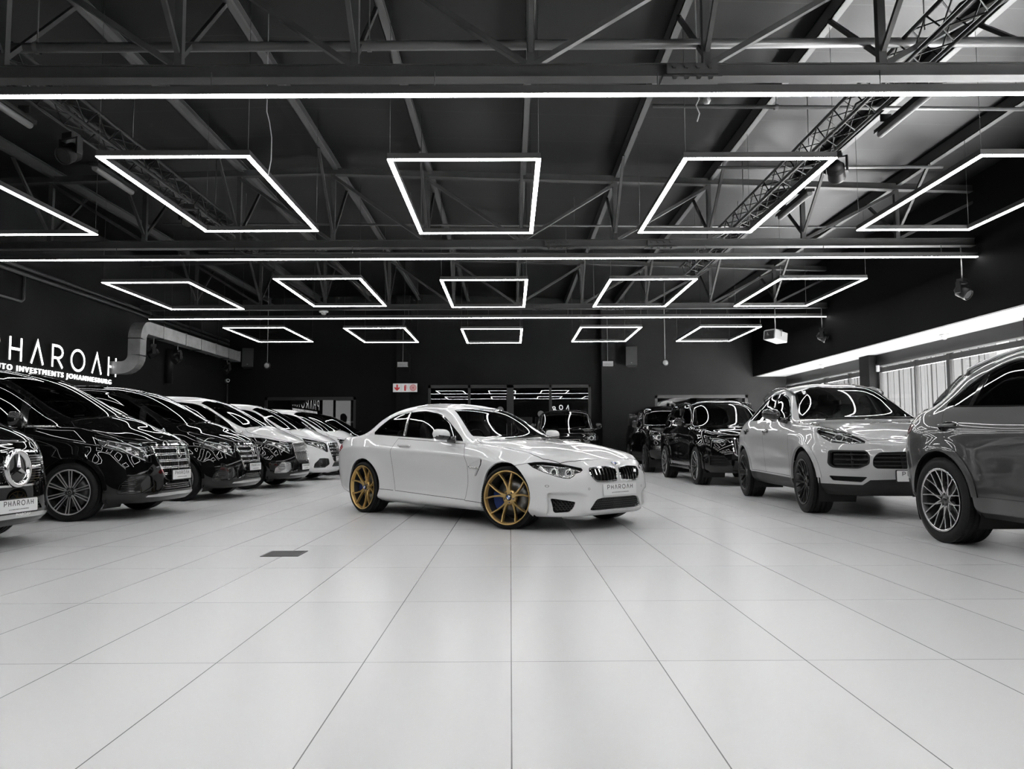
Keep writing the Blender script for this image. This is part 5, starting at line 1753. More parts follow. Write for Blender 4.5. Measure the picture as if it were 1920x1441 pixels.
    gp = B.emit('grille_back', t_gr, m_liner, car, -.06, .0, 'both')[0]
    for sg in (1, -1):
        for z in (.60, .655, .712):
            b = MB(); pts = [B.hit('F', u, z, -.012)[0] for u in (.46 if z < .7 else .40, .5, .6, .7, .80)]
            for p, q in zip(pts[:-1], pts[1:]):
                b.bar((p.x, p.y * sg, p.z), (q.x, q.y * sg, q.z), .02, .016)
            b.build('intake_slat', m_plastic, fr[0 if sg > 0 else 1])
        b = MB(); p0 = B.hit('F', .66, .57, -.03)[0]; p1 = B.hit('F', .655, .74, -.03)[0]
        b.bar((p0.x, p0.y * sg, p0.z), (p1.x, p1.y * sg, p1.z), .02, .02); b.build('intake_post', m_plastic, fr[0 if sg > 0 else 1])
    for z in (.59, .635, .68, .72):
        b = MB(); pts = across(B, z, -.45, .45, -.02)
        for p, q in zip(pts[:-1], pts[1:]):
            b.bar(p, q, .02, .014)
        b.build('grille_slat', m_plastic, gp)
    b = MB()
    for u in (-.16, .16):
        p0 = B.hit('F', u, .56, -.035)[0]; p1 = B.hit('F', u, .735, -.035)[0]; b.bar(p0, p1, .016, .016)
    b.build('grille_post', m_plastic, gp)
    B.emit('lower_slot', t_sl, m_liner, car, -.03, .03, 'pair')
    tlm = mat('tail_lens', (.10, .006, .01), .1, coat=1.)
    B.emit('tail_light', t_tl, tlm, car, .003, .01, 'pair')
    p = B.hit('F', 0, .475, .012)[0]
    plate(car, frame_at((p.x + .008, 0, .475), (1, 0, .02)), .50, .118)
    # crest on the nose: a small plain shield
    b = MB(); b.prism([(-.022, .03), (.022, .03), (.022, -.005), (0, -.035), (-.022, -.005)], 0, .004, lambda u, v, t: (u, v, t))
    b.build('badge', m_chrome_d, car).matrix_local = frame_at(B.hit('T', .66, 0, .001)[0], (.4, 0, .9))
    for sg in (1, -1):
        for u in (-1.70, -2.80):
            handle(B, car, u, .992 if u > -2 else 1.018, .24, paint if not clad else m_trim, sg, off=.012)
        mirror_housing(car, (-1.0, 1.06, 1.215), (.13, .25, .17), m_trim if clad else paint, m_trim, sg, (-.93, .86 * sg, 1.13), m_low=m_trim)
    if rim == 'dark' or True:
        roof_rail(B, car, [(-1.42, .60), (-1.48, .605), (-1.58, .605), (-1.8, .605), (-2.0, .60), (-2.3, .60), (-2.6, .60), (-2.85, .60), (-2.95, .60), (-3.0, .60)], m_trim if clad else m_chrome_d, .035)
    # roof spoiler over the hatch
    b = MB(); vs = []
    pts = [(.0, 0), (.35, .0), (.58, .02), (.66, .05)]
    for yy, dx in pts[::-1]:
        vs += [(-3.36 + dx, -yy), ]
    for yy, dx in pts[1:]:
        vs += [(-3.36 + dx, yy)]
    n = len(vs); V = []
    for (xx, yy) in vs:
        zf = B.hit('T', xx, abs(yy), .012)[0].z
        V += [(xx + .03, yy, zf), (xx - .13, yy, zf - .025), (xx - .125, yy, zf - .06), (xx + .02, yy, zf - .05)]
    F = []
    for i in range(n - 1):
        for q in range(4):
            F.append((i * 4 + q, i * 4 + (q + 1) % 4, (i + 1) * 4 + (q + 1) % 4, (i + 1) * 4 + q))
    F += [(0, 1, 2, 3), tuple(range(4 * n - 4, 4 * n))[::-1]]
    b.add(V, F); b.build('roof_spoiler', paint if clad else m_trim, car)
    b = MB(); mirrored_tube(b, [B.hit('T', -.53, .1, .012)[0], B.hit('T', -.70, .64, .014)[0]], .008, 6); mirrored_tube(b, [B.hit('T', -.52, -.5, .012)[0], B.hit('T', -.53, .05, .014)[0]], .008, 6)
    b.build('wiper', m_plastic, car)
    b = MB(); b.box((-.0, 0, 0), (.10, .055, .001))
    p, n = B.hit('T', -1.33, -.50, .004); b.build('licence_disc', m_plate, car).matrix_local = Matrix.Translation(p) @ Matrix.Rotation(RD(32), 4, 'Y')
    rimm = mat('rim_machined', .62, .3, .9); rimd = mat('rim_black', .012, .3, coat=.4); rimg = mat('rim_grey', .10, .35, .8)
    pr = wheel_proto('mesh', R, .272, .285, rimd if rim == 'dark' else rimg, mat('rim_satin_black', .014, .35, .2) if rim == 'dark' else mat('rim_silver', .62, .25, .9), None, 'plain')
    wheels4(car, pr, WB, R, .84, .85, steer, .2); drop_proto(pr)
    for xx in (0, -WB):
        wheel_well(car, xx, .44, .5, .93, R)
    underbody(car, -3.8, .75, .86, .27, .45, (0, -WB), .46)
    B.emit('cabin_lining', [0, 1], m_cabin, car, -.03, 0, 'both', skip=lambda c: c.x > -.65 or c.z < .5 or c.x < -3.7)
    b = MB(); b.box2((-1.2, -.78, .6), (-.62, .78, 1.09)); b.box2((-3.3, -.8, .45), (-.6, .8, .52))
    b.build('dashboard', m_cabin, car)
    for sg in (1, -1):
        seat(car, -1.72, .38 * sg, .76, name='front_seat'); seat(car, -2.6, .36 * sg, .80, name='rear_seat')
    steering_wheel(car, -1.30, -.38, 1.10)
    b = MB(); b.box((-1.52, 0, 1.47), (.03, .24, .07)); b.build('rear_view_mirror', m_plastic, car)
    return car
def suvs():
    pale = mat('pale_grey_paint', .40, .4, coat=1., coat_rough=.015)
    dgrey = mat('dark_grey_paint', .016, .35, 0., coat=1., coat_rough=.012)
    build_suv('sports_suv', 'pale grey sporty SUV with black wheels and black lower trim facing the aisle', 4.66, 9.75, -93.2, 1.03, pale, True, 'dark')
    build_suv('sports_suv', 'dark grey sporty SUV with silver spoked wheel, cut off by the right edge', 4.97, 4.06, -85.6, 1.0, dgrey, False, 'silver')
# ================================================================== LARGE BLACK SUVS (far right and behind the coupe)
def big_body(kind):
    if kind == 'gls':
        wb, R = 3.135, .39
        ln = [
            dict(w=[(-4.3, .84), (0, .88), (.95, .84)], z=[(-4.3, .36), (-3, .28), (0, .27), (.95, .26)], xn=.84, xt=-4.2, pn=3.4, pt=4),
            dict(w=[(-4.3, .92), (0, .95), (.95, .90)], z=[(-4.3, .42), (-3, .34), (0, .33), (.95, .31)], xn=.91, xt=-4.28, pn=3.4, pt=4),
            dict(w=[(-4.3, .95), (0, .97), (.95, .91)], z=[(-4.3, .54), (-1.5, .48), (0, .47), (.95, .45)], xn=.93, xt=-4.3, pn=3.3, pt=4),
            dict(w=[(-4.3, .96), (-1.5, .955), (0, .98), (.95, .91)], z=[(-4.3, .70), (0, .66), (.95, .64)], xn=.93, xt=-4.31, pn=3.2, pt=4),
            dict(w=[(-4.3, .965), (-1.5, .97), (0, .985), (.95, .89)], z=[(-4.3, .88), (0, .84), (.95, .80)], xn=.905, xt=-4.3, pn=3.1, pt=4),
            dict(w=[(-4.3, .95), (-1.5, .975), (-.4, .97), (.95, .86)], z=[(-4.3, 1.05), (0, 1.0), (.5, .97), (.95, .92)], xn=.87, xt=-4.28, pn=3.0, pt=4),
            dict(w=[(-4.3, .88), (-1.5, .91), (-.5, .90), (0, .87), (.9, .80)], z=[(-4.3, 1.19), (-2, 1.17), (-.6, 1.14), (0, 1.12), (.5, 1.06), (.85, .99)], xn=.83, xt=-4.2, pn=2.9, pt=4),
        ]
        top = [
            dict(y=[(-4.2, .72), (-2, .70), (-1.5, .69), (-.72, .82), (-.5, .76), (.8, .60)], z=[(-4.2, 1.22), (-4.0, 1.50), (-3.7, 1.66), (-2.2, 1.735), (-1.75, 1.71), (-1.45, 1.62), (-.74, 1.185), (-.6, 1.165), (0, 1.14), (.8, 1.0)]),
            dict(y=[(-4.2, .42), (-1.3, .44), (-.5, .48), (.8, .34)], z=[(-4.2, 1.24), (-4.05, 1.55), (-3.8, 1.72), (-2.2, 1.81), (-1.7, 1.79), (-1.32, 1.70), (-.56, 1.215), (-.45, 1.19), (0, 1.16), (.8, 1.02)]),
            dict(y=[(0, 0)], z=[(-4.2, 1.24), (-4.05, 1.56), (-3.8, 1.74), (-2.2, 1.83), (-1.7, 1.81), (-1.28, 1.71), (-.49, 1.22), (-.40, 1.195), (0, 1.165), (.8, 1.02)]),
        ]
        ra = .44
    else:
        wb, R = 3.022, .40
        ln = [
            dict(w=[(-4., .86), (0, .88), (.9, .84)], z=[(-4., .46), (-3, .36), (0, .36), (.9, .40)], xn=.78, xt=-3.85, pn=4.2, pt=8),
            dict(w=[(-4., .93), (0, .94), (.9, .90)], z=[(-4., .52), (-3, .42), (0, .42), (.9, .46)], xn=.84, xt=-3.88, pn=4.4, pt=8),
            dict(w=[(-4., .95), (0, .96), (.9, .92)], z=[(-4., .62), (0, .56), (.9, .60)], xn=.86, xt=-3.9, pn=4.4, pt=8),
            dict(w=[(-4., .96), (0, .975), (.9, .93)], z=[(-4., .76), (0, .74), (.9, .74)], xn=.85, xt=-3.9, pn=4.4, pt=8),
            dict(w=[(-4., .965), (0, .98), (.9, .93)], z=[(-4., .92), (0, .90), (.9, .88)], xn=.82, xt=-3.9, pn=4.2, pt=8),
            dict(w=[(-4., .955), (0, .97), (.9, .92)], z=[(-4., 1.12), (0, 1.08), (.9, 1.03)], xn=.80, xt=-3.89, pn=4.0, pt=8),
            dict(w=[(-4., .91), (-.5, .93), (0, .91), (.9, .87)], z=[(-4., 1.27), (-.6, 1.26), (0, 1.22), (.8, 1.13)], xn=.77, xt=-3.88, pn=3.8, pt=8),
        ]
        top = [
            dict(y=[(-3.9, .80), (-1.1, .79), (-.60, .87), (-.45, .80), (.75, .70)], z=[(-3.9, 1.76), (-3.75, 1.84), (-1.6, 1.88), (-1.15, 1.84), (-1.0, 1.78), (-.63, 1.295), (-.52, 1.275), (0, 1.245), (.75, 1.15)]),
            dict(y=[(-3.9, .45), (-.5, .50), (.75, .40)], z=[(-3.9, 1.78), (-3.75, 1.92), (-1.6, 1.955), (-1.12, 1.91), (-.96, 1.83), (-.57, 1.305), (-.48, 1.285), (0, 1.255), (.75, 1.155)]),
            dict(y=[(0, 0)], z=[(-3.9, 1.78), (-3.75, 1.93), (-1.6, 1.965), (-1.1, 1.92), (-.94, 1.835), (-.54, 1.31), (-.46, 1.29), (0, 1.26), (.75, 1.155)]),
        ]
        ra = .47
    def bump(x, y, z):
        o = 0
        for cx in (0, -wb):
            r = np.sqrt((x - cx)**2 + (z - R)**2)
            o = o + .03 * np.exp(-((r - ra) / .09)**2) * (z > .25) / (1 + np.exp((z - .93) / .04)) * np.clip((y - .4) / .3, 0, 1)
        return o
    return Body(ln, top, .05, -wb - .45, {1: .4, 2: .3, 5: .4, 6: .65, 7: .6}, [2, 4, 5, 5, 5, 5, 8, 6, 6], nc=66, nf=28, nt=10, gf=.45, gt=10, bump=bump, smooth=2), wb, R, ra
def build_big(kind, label, x, y, hd, k=1.0, group=None):
    B, WB, R, ra = big_body(kind)
    car = car_root('large_suv' if kind == 'gls' else 'off_roader', label, 'car', x, y, RD(hd), group)
    car.scale = (k, k, k)
    P = m_bpaint
    for cx, tg in ((0, 8), (-WB, 9)):
        B.cut('S', circle(cx, R + .01, ra + .06, 40), tg, lambda c: c.z < 1.1 and c.y > .3)
        B.hole('S', circle(cx, R + .01, ra, 40), lambda c: c.z < 1.1 and c.y > .3)
    lf = lambda c: c.x > .25
    if kind == 'gls':
        ws = [(-.46, -.05), (-.46, 0), (-.52, .4), (-.62, .62), (-.74, .76), (-1.42, .655), (-1.38, .5), (-1.32, .3), (-1.30, 0), (-1.30, -.05)]
        dlo = rounded([(-.86, 1.20), (-1.40, 1.54), (-1.72, 1.655), (-2.2, 1.68), (-3.5, 1.63), (-3.95, 1.50), (-4.02, 1.24), (-2, 1.215)], .04, 3)
        pillars = (((-1.9, 1.1), (-1.98, 1.8), .05), ((-2.95, 1.1), (-3.05, 1.8), .05), ((-3.45, 1.1), (-3.5, 1.8), .03))
        hl = rounded([(.86, .985), (.60, .965), (.52, .90), (.56, .85), (.70, .835), (.84, .87)], .03, 3)
        gr = rounded([(-.06, .955), (.42, .945), (.47, .90), (.43, .62), (.36, .58), (-.06, .575)], .03, 3)
        it = rounded([(.86, .61), (.60, .585), (.48, .42), (.60, .385), (.86, .40)], .03, 3)
        dl = [[(-.72, 1.15), (-.62, 1.0), (-.60, .48)], [(-1.92, 1.17), (-1.90, .48)], [(-3.02, 1.17), (-2.95, .98), (-2.75, .75)], [(-.55, .46), (-2.66, .475)]]
        bon = [(-.42, -.05), (-.42, 0), (-.50, .45), (-.60, .70), (-.66, .80), (-.4, .82), (.3, .77), (.62, .66), (.78, .45), (.82, 0), (.82, -.05)]
    else:
        ws = [(-.52, -.05), (-.52, 0), (-.545, .5), (-.61, .80), (-.95, .745), (-.93, .4), (-.92, 0), (-.92, -.05)]
        dlo = rounded([(-.80, 1.31), (-1.06, 1.72), (-1.15, 1.79), (-1.7, 1.82), (-3.6, 1.79), (-3.75, 1.7), (-3.78, 1.33)], .03, 3)
        pillars = (((-1.78, 1.2), (-1.80, 1.9), .05), ((-2.70, 1.2), (-2.72, 1.9), .05), ((-3.1, 1.2), (-3.1, 1.9), .12))
        hl = rounded([(.90, 1.085), (.57, 1.075), (.56, .93), (.60, .915), (.90, .92)], .03, 3)
        gr = rounded([(-.06, 1.06), (.50, 1.055), (.48, .94), (-.06, .935)], .02, 3)
        it = rounded([(.84, .76), (.60, .755), (.57, .66), (.60, .62), (.82, .63)], .03, 3)
        dl = [[(-.60, 1.25), (-.58, .62)], [(-1.78, 1.28), (-1.76, .60)], [(-2.74, 1.28), (-2.68, .95), (-2.5, .75)], [(-.55, .58), (-2.5, .58)]]
        bon = [(-.47, -.05), (-.47, 0), (-.50, .5), (-.56, .78), (-.4, .82), (.5, .77), (.74, .70), (.76, 0), (.76, -.05)]
    t_ws = trimmed(B, 'ws', 'T', ws, .03, lambda c: c.x > -1.6 and c.z > 1.12)
    t_sg = trimmed(B, 'side', 'S', dlo, .014, lambda c: c.z > 1.12)
    for a, b, w in pillars:
        B.cut('S', [(a[0] - w, a[1]), (a[0] + w, a[1]), (b[0] + w, b[1]), (b[0] - w, b[1])], 3, lambda c: c.z > 1.12, {t_sg})
    t_bon = B.panel('bonnet', 'T', bon, .007, lambda c: c.z > .9 and c.x > -.7, {0})
    t_hl = B.panel('lamp', 'F', hl, .008, lf, {0, 1, t_bon})
    B.cut('F', gr, 5, lf, {0, 1, t_bon}); B.n += 1; t_gr = 9 + B.n; B.cut('F', inset(gr, .02), t_gr, lf, {5})
    t_it = B.panel('intake', 'F', it, .01, lf, {0})
    door_lines(B, dl)
    if kind != 'gls':
        B.cut('S', [(-.42, 0), (-.42, .56), (-2.6, .56), (-2.6, 0)], 6, None, {0})
        B.cut('F', [(-.06, 0), (.58, 0), (.56, .60), (-.06, .60)], 6, lf, {0})
    else:
        B.cut('F', [(-.06, .30), (.46, .30), (.42, .50), (-.06, .52)], 6, lf, {0})
    B.finish()
    B.emit('body', {0: 0, 1: 1, 3: 2, 6: 3}, [P, m_seam, m_trim, m_plastic], car, 0, .02)
    for tg in (8, 9):
        B.emit('wheel_arch', tg, P, car, .012, .03, 'pair')
    B.emit('bonnet', t_bon, P, car)
    B.emit('windscreen', t_ws, MATS.get('big_glass') or glass_mat('big_glass', .12, 1.6), car, -.002, .004)
    B.emit('side_window', t_sg, MATS.get('van_glass_side'), car, -.006, .004, 'pair')
    B.emit('headlight', t_hl, m_lens, car, 0, .003, 'pair')
    bw = B.emit('headlight_bowl', t_hl, m_bowl_d if kind == 'gls' else m_bowl, car, -.05, .01, 'pair')
    for sg, par in ((1, bw[0]), (-1, bw[1])):
        if kind == 'gls':
            lamp_inside(par, B, [([('F', .83, .955), ('F', .70, .945), ('F', .58, .915)], .008), ([('F', .80, .915), ('F', .68, .905), ('F', .60, .885)], .008), ([('F', .78, .885), ('F', .66, .87)], .008)], sg)
        else:
            p, n = B.hit('F', .70, 1.0, -.03); light_ring(par, (p.x, p.y * sg, p.z), (1, .1 * sg, 0), .07, m_drl, mat('lamp_glass_dark', .05, .05))
            for u, w in ((.82, 1.04), (.82, .96)):
                p, n = B.hit('F', u, w, -.03); light_ring(par, (p.x, p.y * sg, p.z), (1, .2 * sg, 0), .028, m_drl, mat('lamp_glass_dark', .05, .05))
    fr = B.emit('grille_frame', 5, m_chrome if kind == 'gls' else m_trim, car, .006, .03, 'both')[0]
    B.emit('grille_back', t_gr, m_liner, car, -.05, 0, 'both')
    b = MB()
    if kind == 'gls':
        for i in range(-7, 8):
            z0, z1 = .60, .93
            b.bar(B.hit('F', i * .055, z0, -.006)[0], B.hit('F', i * .058, z1, -.006)[0], .014, .02, (1, 0, 0))
        b.build('grille_slat', m_chrome, fr)
        b = MB(); star(b, .10, .02); b.build('badge', m_chrome, fr).matrix_local = frame_at(B.hit('F', 0, .77, .02)[0], (1, 0, .05))
    else:
        for z in (.96, .985, 1.01, 1.035):
            pts = across(B, z, -.46, .46, -.01)
            for p, q in zip(pts[:-1], pts[1:]):
                b.bar(p, q, .015, .01)
        b.build('grille_slat', m_trim, fr)
        for sg in (1, -1):
            tread = MB()
            pts = [B.hit('T', x_, .60, .006)[0] for x_ in (.45, .2, 0., -.2)]
            for p, q in zip(pts[:-1], pts[1:]):
                tread.bar((p.x, p.y * sg, p.z), (q.x, q.y * sg, q.z), .22, .012)
            tread.build('bonnet_tread_plate', m_plastic, car)
    io = B.emit('bumper_intake', t_it, m_liner if kind == 'gls' else m_bowl, car, -.03, .02, 'pair')
    for sg, par in ((1, io[0]), (-1, io[1])):
        b = MB()
        for z in ((.45, .50, .55) if kind == 'gls' else (.67, .71)):
            p0 = B.hit('F', .84 if kind == 'gls' else .81, z, -.01)[0]; p1 = B.hit('F', .60, z + .005, -.01)[0]
            b.bar((p0.x, p0.y * sg, p0.z), (p1.x, p1.y * sg, p1.z), .02, .012)
        b.build('intake_slat', m_trim, par)
    p = B.hit('F', 0, .47 if kind == 'gls' else .66, .012)[0]
    plate(car, frame_at((p.x + .01, 0, .47 if kind == 'gls' else .66), (1, 0, .02)), .5, .118)
    for sg in (1, -1):
        for u in ((-1.72, -2.75) if kind == 'gls' else (-1.62, -2.55)):
            handle(B, car, u, 1.06 if kind == 'gls' else 1.14, .24, P, sg)
        mirror_housing(car, (-.92, 1.09, 1.31 if kind == 'gls' else 1.40), (.12, .24, .20 if kind == 'gls' else .24), P, m_trim, sg, (-.86, .88 * sg, 1.22 if kind == 'gls' else 1.30))
        b = MB()
        if kind == 'gls':
            b.box2((-2.55, sg * .90 - .09, .30), (-.55, sg * .90 + .13, .335)); b.build('running_board', m_chrome_d, car)
        else:
            b.box2((-2.5, sg * .90 - .06, .40), (-.55, sg * .90 + .08, .45)); b.build('running_board', m_plastic, car)
            q = MB(); q.box2((-3.35, sg * .86 - .02 if sg > 0 else sg * .86 - .10, 1.40), (-2.85, sg * .86 + .10 if sg > 0 else sg * .86 + .02, 1.78)); q.build('side_carrier', m_trim, car)
    if kind == 'gls':
        roof_rail(B, car, [(-1.5, .66), (-1.65, .665), (-2.2, .67), (-3.2, .66), (-3.65, .655), (-3.75, .65)], m_trim, .05)
    b = MB(); mirrored_tube(b, [B.hit('T', -.53, .1, .014)[0], B.hit('T', -.66, .62, .014)[0]], .009, 6); b.build('wiper', m_plastic, car)
    rimd = mat('rim_black', .012, .3, coat=.4); rimf = mat('rim_machined', .62, .3, .9)
    pr = wheel_proto('twist10' if kind == 'gls' else 'split6', R, .29 if kind == 'gls' else .265, .29, rimd, rimf if kind == 'gls' else rimd, None, 'star' if kind == 'gls' else 'plain')
    wheels4(car, pr, WB, R, .855, .86, 0, .1); drop_proto(pr)
    for xx in (0, -WB):
        wheel_well(car, xx, ra + .03, .5, .94, R)
    underbody(car, -WB - .9, .75, .88, .30, .50, (0, -WB), ra + .05)
    B.emit('cabin_lining', [0, 1], m_cabin, car, -.03, 0, 'both', skip=lambda c: c.x > -.6 or c.z < .5 or c.x < -WB - .9)
    b = MB(); b.box2((-1.15, -.8, .7), (-.60, .8, 1.17 if kind == 'gls' else 1.27)); b.box2((-WB - .8, -.85, .5), (-.5, .85, .56)); b.box2((-2.2, -.8, .5), (-2.1, .8, 1.65))
    b.build('dashboard', m_cabin, car)
    for sg in (1, -1):
        seat(car, -1.65, .40 * sg, .84 if kind == 'gls' else .95, name='front_seat')
    steering_wheel(car, -1.22, -.40, 1.2 if kind == 'gls' else 1.3)
    return car
def bigs():
    build_big('gls', 'glossy black large SUV parked between the pale grey SUV and the boxy off-roader', 4.80, 16.15, -90)
    build_big('defender', 'boxy black off-roader at the far end of the right row, beside the large SUV', 4.84, 22.5, -90, 1.0, 'boxy black off-roaders')
    build_big('defender', 'boxy black off-roader behind the white coupe, in front of the glazed doorway', 1.87, 25.3, -90, 1.0, 'boxy black off-roaders')
# ================================================================== FITTINGS, SIGNS AND SMALL THINGS
m_sign = mat('sign_letter_face', .85, .5, emit=1., emit_s=3.2)
m_side = mat('sign_letter_side', .05, .5)
m_galv = noisy(mat('galvanised_duct', .22, .45, .3), 4, .16, .24)
m_white = mat('white_plastic', .75, .4)
m_grey = mat('grey_plastic', .22, .5)
m_blk = mat('stage_black', .006, .5, spec=.15)
m_lensd = mat('spot_lens', .03, .25, spec=.3)

def wall_sign():
    """illuminated letters standing off the left wall"""
    s = thing('wall_sign', 'large white raised letters of the dealer name on the left wall', 'sign', (XL, 18.8, 2.74))
    gl, wd = word('PHAROAH', .50)
    kx, ky = .755, .52
    y0 = 17.07 - 18.8 - (GLYPH['P'][1] + .50) * kx
    for ch, st in gl:
        b = MB()
        for q in st:
            stroke(b, [(u * kx + y0, v * ky) for u, v in q], .062, .035, lambda u, v, t: (.05 + t, u, v), 0)
            stroke(b, [(u * kx + y0, v * ky) for u, v in q], .058, .006, lambda u, v, t: (.085 + t, u, v), 1)
        b.build('letter', [m_side, m_sign], s)
    o = text_obj('tagline', 'AUTO INVESTMENTS JOHANNESBURG', .165, m_sign, s, Matrix.Identity(4), 1.35, 'CENTER', .012)
    w = max(v.co.x for v in o.data.vertices) - min(v.co.x for v in o.data.vertices)
    k = 5.05 / w
    o.matrix_local = frame_at((.04, 19.02 - 18.8, -.165), (1, 0, 0)) @ Matrix.Diagonal((k, 1.05, 1, 1))
wall_sign()

def sweep_box(b, pts, w, h, mi=0):
    """square duct along a path; frames are carried along"""
    P = [Vector(p) for p in pts]; n = len(P); vs = []
    side = None
    for i in range(n):
        t = (P[min(i + 1, n - 1)] - P[max(i - 1, 0)]).normalized()
        if side is None:
            side = Vector((0, 1, 0)) if abs(t.y) < .9 else Vector((1, 0, 0))
        side = (side - t * side.dot(t)).normalized(); up = t.cross(side)
        for a, c in ((-1, -1), (1, -1), (1, 1), (-1, 1)):
            vs.append(P[i] + side * a * w / 2 + up * c * h / 2)
    fs = []
    for i in range(n - 1):
        for k in range(4):
            fs.append((i * 4 + k, i * 4 + (k + 1) % 4, (i + 1) * 4 + (k + 1) % 4, (i + 1) * 4 + k))
    fs += [(0, 1, 2, 3), tuple(range(4 * n - 4, 4 * n))[::-1]]
    b.add(vs, fs, mi)
def duct():
    t = thing('air_duct', 'square grey air duct bending up the left wall and running to the back', 'duct', (XL, 21.6, 2.98))
    b = MB(); x = .70
    low = [(0.02, 0, 0), (.35, 0, 0)] + [(.35 + .35 * sin(RD(a)), 0, .35 - .35 * cos(RD(a))) for a in range(15, 91, 15)]
    sweep_box(b, low, .36, .34); b.build('lower_bend', m_galv, t)
    b = MB(); sweep_box(b, [(x, 0, .36), (x, 0, .80)], .36, .34); b.build('riser', m_galv, t)
    b = MB(); sweep_box(b, [(x, 0, .81)] + [(x, .34 - .34 * cos(RD(a)), .81 + .36 * sin(RD(a))) for a in range(15, 91, 15)], .34, .36); b.build('upper_bend', m_galv, t)
    y = .36; i = 0
    for ln in (2.5, 2.5, 2.4):
        b = MB(); b.box2((x - .17, y, .985), (x + .17, y + ln - .02, 1.345)); b.build('duct_length', m_galv, t)
        b = MB(); b.box2((x - .19, y + ln - .03, .965), (x + .19, y + ln + .01, 1.365)); b.build('flange', m_galv, t); y += ln
    for yy in (1.2, 4., 6.5):
        b = MB(); b.tube([(x - .2, yy, .97), (x - .2, yy, 3.2)], .006, 5); b.tube([(x + .2, yy, .97), (x + .2, yy, 3.2)], .006, 5); b.box2((x - .22, yy - .02, .95), (x + .22, yy + .02, .975)); b.build('hanger', m_black, t)
duct()

def light_truss(x, y0, y1, z, label):
    t = thing('lighting_truss', label, 'lighting truss', (x, y0, z), 0, 'lighting trusses under the roof')
    L_ = y1 - y0; w = .15
    for sx in (-1, 1):
        for sz in (-1, 1):
            MB().tube([(sx * w, 0, sz * w), (sx * w, L_, sz * w)], .025, 8).build('chord', m_blk, t)
    n = int(L_ / .3)
    for face in range(4):
        b = MB()
        for i in range(n):
            a, c = i * .3, (i + 1) * .3; s_ = 1 if i % 2 else -1
            if face == 0: p, q = (-w, a, s_ * w), (-w, c, -s_ * w)
            elif face == 1: p, q = (w, a, s_ * w), (w, c, -s_ * w)
            elif face == 2: p, q = (s_ * w, a, -w), (-s_ * w, c, -w)
            else: p, q = (s_ * w, a, w), (-s_ * w, c, w)
            b.tube([p, q], .010, 5, cap=False)
        b.build('lacing', m_blk, t)
    y = 1.2
    while y < L_:
        MB().tube([(0, y, w), (0, y, roof_z(x) - z)], .008, 5).build('hanging_rod', m_black, t); y += 3.4
    b = MB(); pts = []
    for i in range(60):
        pts.append((.05 * sin(i * 1.3), L_ * i / 59, -.02 + .05 * cos(i * 2.1)))
    b.tube(pts, .018, 5); b.build('cable_run', m_blk, t)
    return t
light_truss(4.66, -3., 20.3, 5.32, 'black lattice lighting truss under the bright right side of the roof')
light_truss(-5.85, -3., 18.2, 5.32, 'black lattice lighting truss in the dark left side of the roof')

def moving_head(x, y, z, rz, label, drop, tilt=35):
    t = thing('stage_light', label, 'spotlight', (x, y, z), rz, 'stage spotlights')
    MB().tube([(0, 0, .16), (0, 0, drop)], .013, 8).build('drop_rod', m_grey, t)
    b = MB(); b.box2((-.09, -.07, .09), (.09, .07, .17)); b.build('base', m_blk, t)
    b = MB()
    for s_ in (-1, 1):
        b.box2((s_ * .155 - .015, -.045, -.13), (s_ * .155 + .015, .045, .10))
    b.box2((-.17, -.045, .075), (.17, .045, .095)); b.build('yoke', m_blk, t)
    M = Matrix.Translation((0, 0, -.10)) @ Matrix.Rotation(RD(tilt), 4, 'X')
    b = MB(); b.lathe([(0, .16), (.07, .155), (.10, .10), (.115, 0), (.125, -.12), (.12, -.15), (.10, -.15), (.10, -.13)], 20, 'Y'); h = b.build('lamp_head', m_blk, t); h.matrix_local = M
    for k in range(5):
        f = MB(); f.lathe([(.118, -.01 + k * .02), (.126, -.005 + k * .02), (.118, 0.0 + k * .02)], 20, 'Y'); f.build('cooling_fin', m_blk, h)
    b = MB(); b.lathe([(0, -.13), (.10, -.13)], 20, 'Y'); b.build('lens', m_lensd, h)
    return t
moving_head(9.30, 15.79, 4.02, RD(30), 'black spotlight hanging by the right wall, below the middle light bar', .85)
moving_head(9.35, 23.13, 4.08, RD(60), 'black spotlight hanging by the right wall, beside the grey projector', .79)
moving_head(-6.0, 10.4, 4.95, RD(-20), 'black spotlight on the left lighting truss, nearest the camera', .18)
moving_head(-5.7, 13.6, 4.95, RD(20), 'black spotlight on the left lighting truss, seen inside the left light frame', .18)
moving_head(4.81, 11.2, 4.95, RD(150), 'black spotlight under the right lighting truss, by the corner of a light frame', .18)
moving_head(-10.4, 22.6, 3.60, RD(-60), 'black spotlight hanging under the bend of the air duct', .36)
moving_head(-10.4, 24.25, 3.62, RD(-30), 'black spotlight hanging under the middle of the air duct', .34)
moving_head(-10.4, 28.5, 3.66, RD(-30), 'black spotlight hanging under the far end of the air duct', .30)
def batten(x, y0, y1, z, label, g):
    t = thing('batten_light', label, 'light fitting', (x, (y0 + y1) / 2, z), 0, 'unlit batten fittings on the trusses'); h = (y1 - y0) / 2
    b = MB(); b.box2((-.07, -h, 0), (.07, h, .05)); b.build('body', m_blk, t)
    b = MB(); b.tube([(0, -h + .03, -.02), (0, h - .03, -.02)], .045, 10); b.build('diffuser', g, t)
    for s_ in (-.6, .6):
        MB().box2((-.12 if x > 0 else -.02, s_ * h - .012, .05), (.02 if x > 0 else .12, s_ * h + .012, .147)).build('bracket', m_blk, t)
gd = mat('batten_diffuser', .10, .5, spec=.2)
batten(4.98, 8.7, 10.2, 5.0, 'unlit batten fitting on the right lighting truss, near end', gd)
batten(4.98, 12.6, 14.1, 5.0, 'unlit batten fitting on the right lighting truss, inside the light frame', gd)
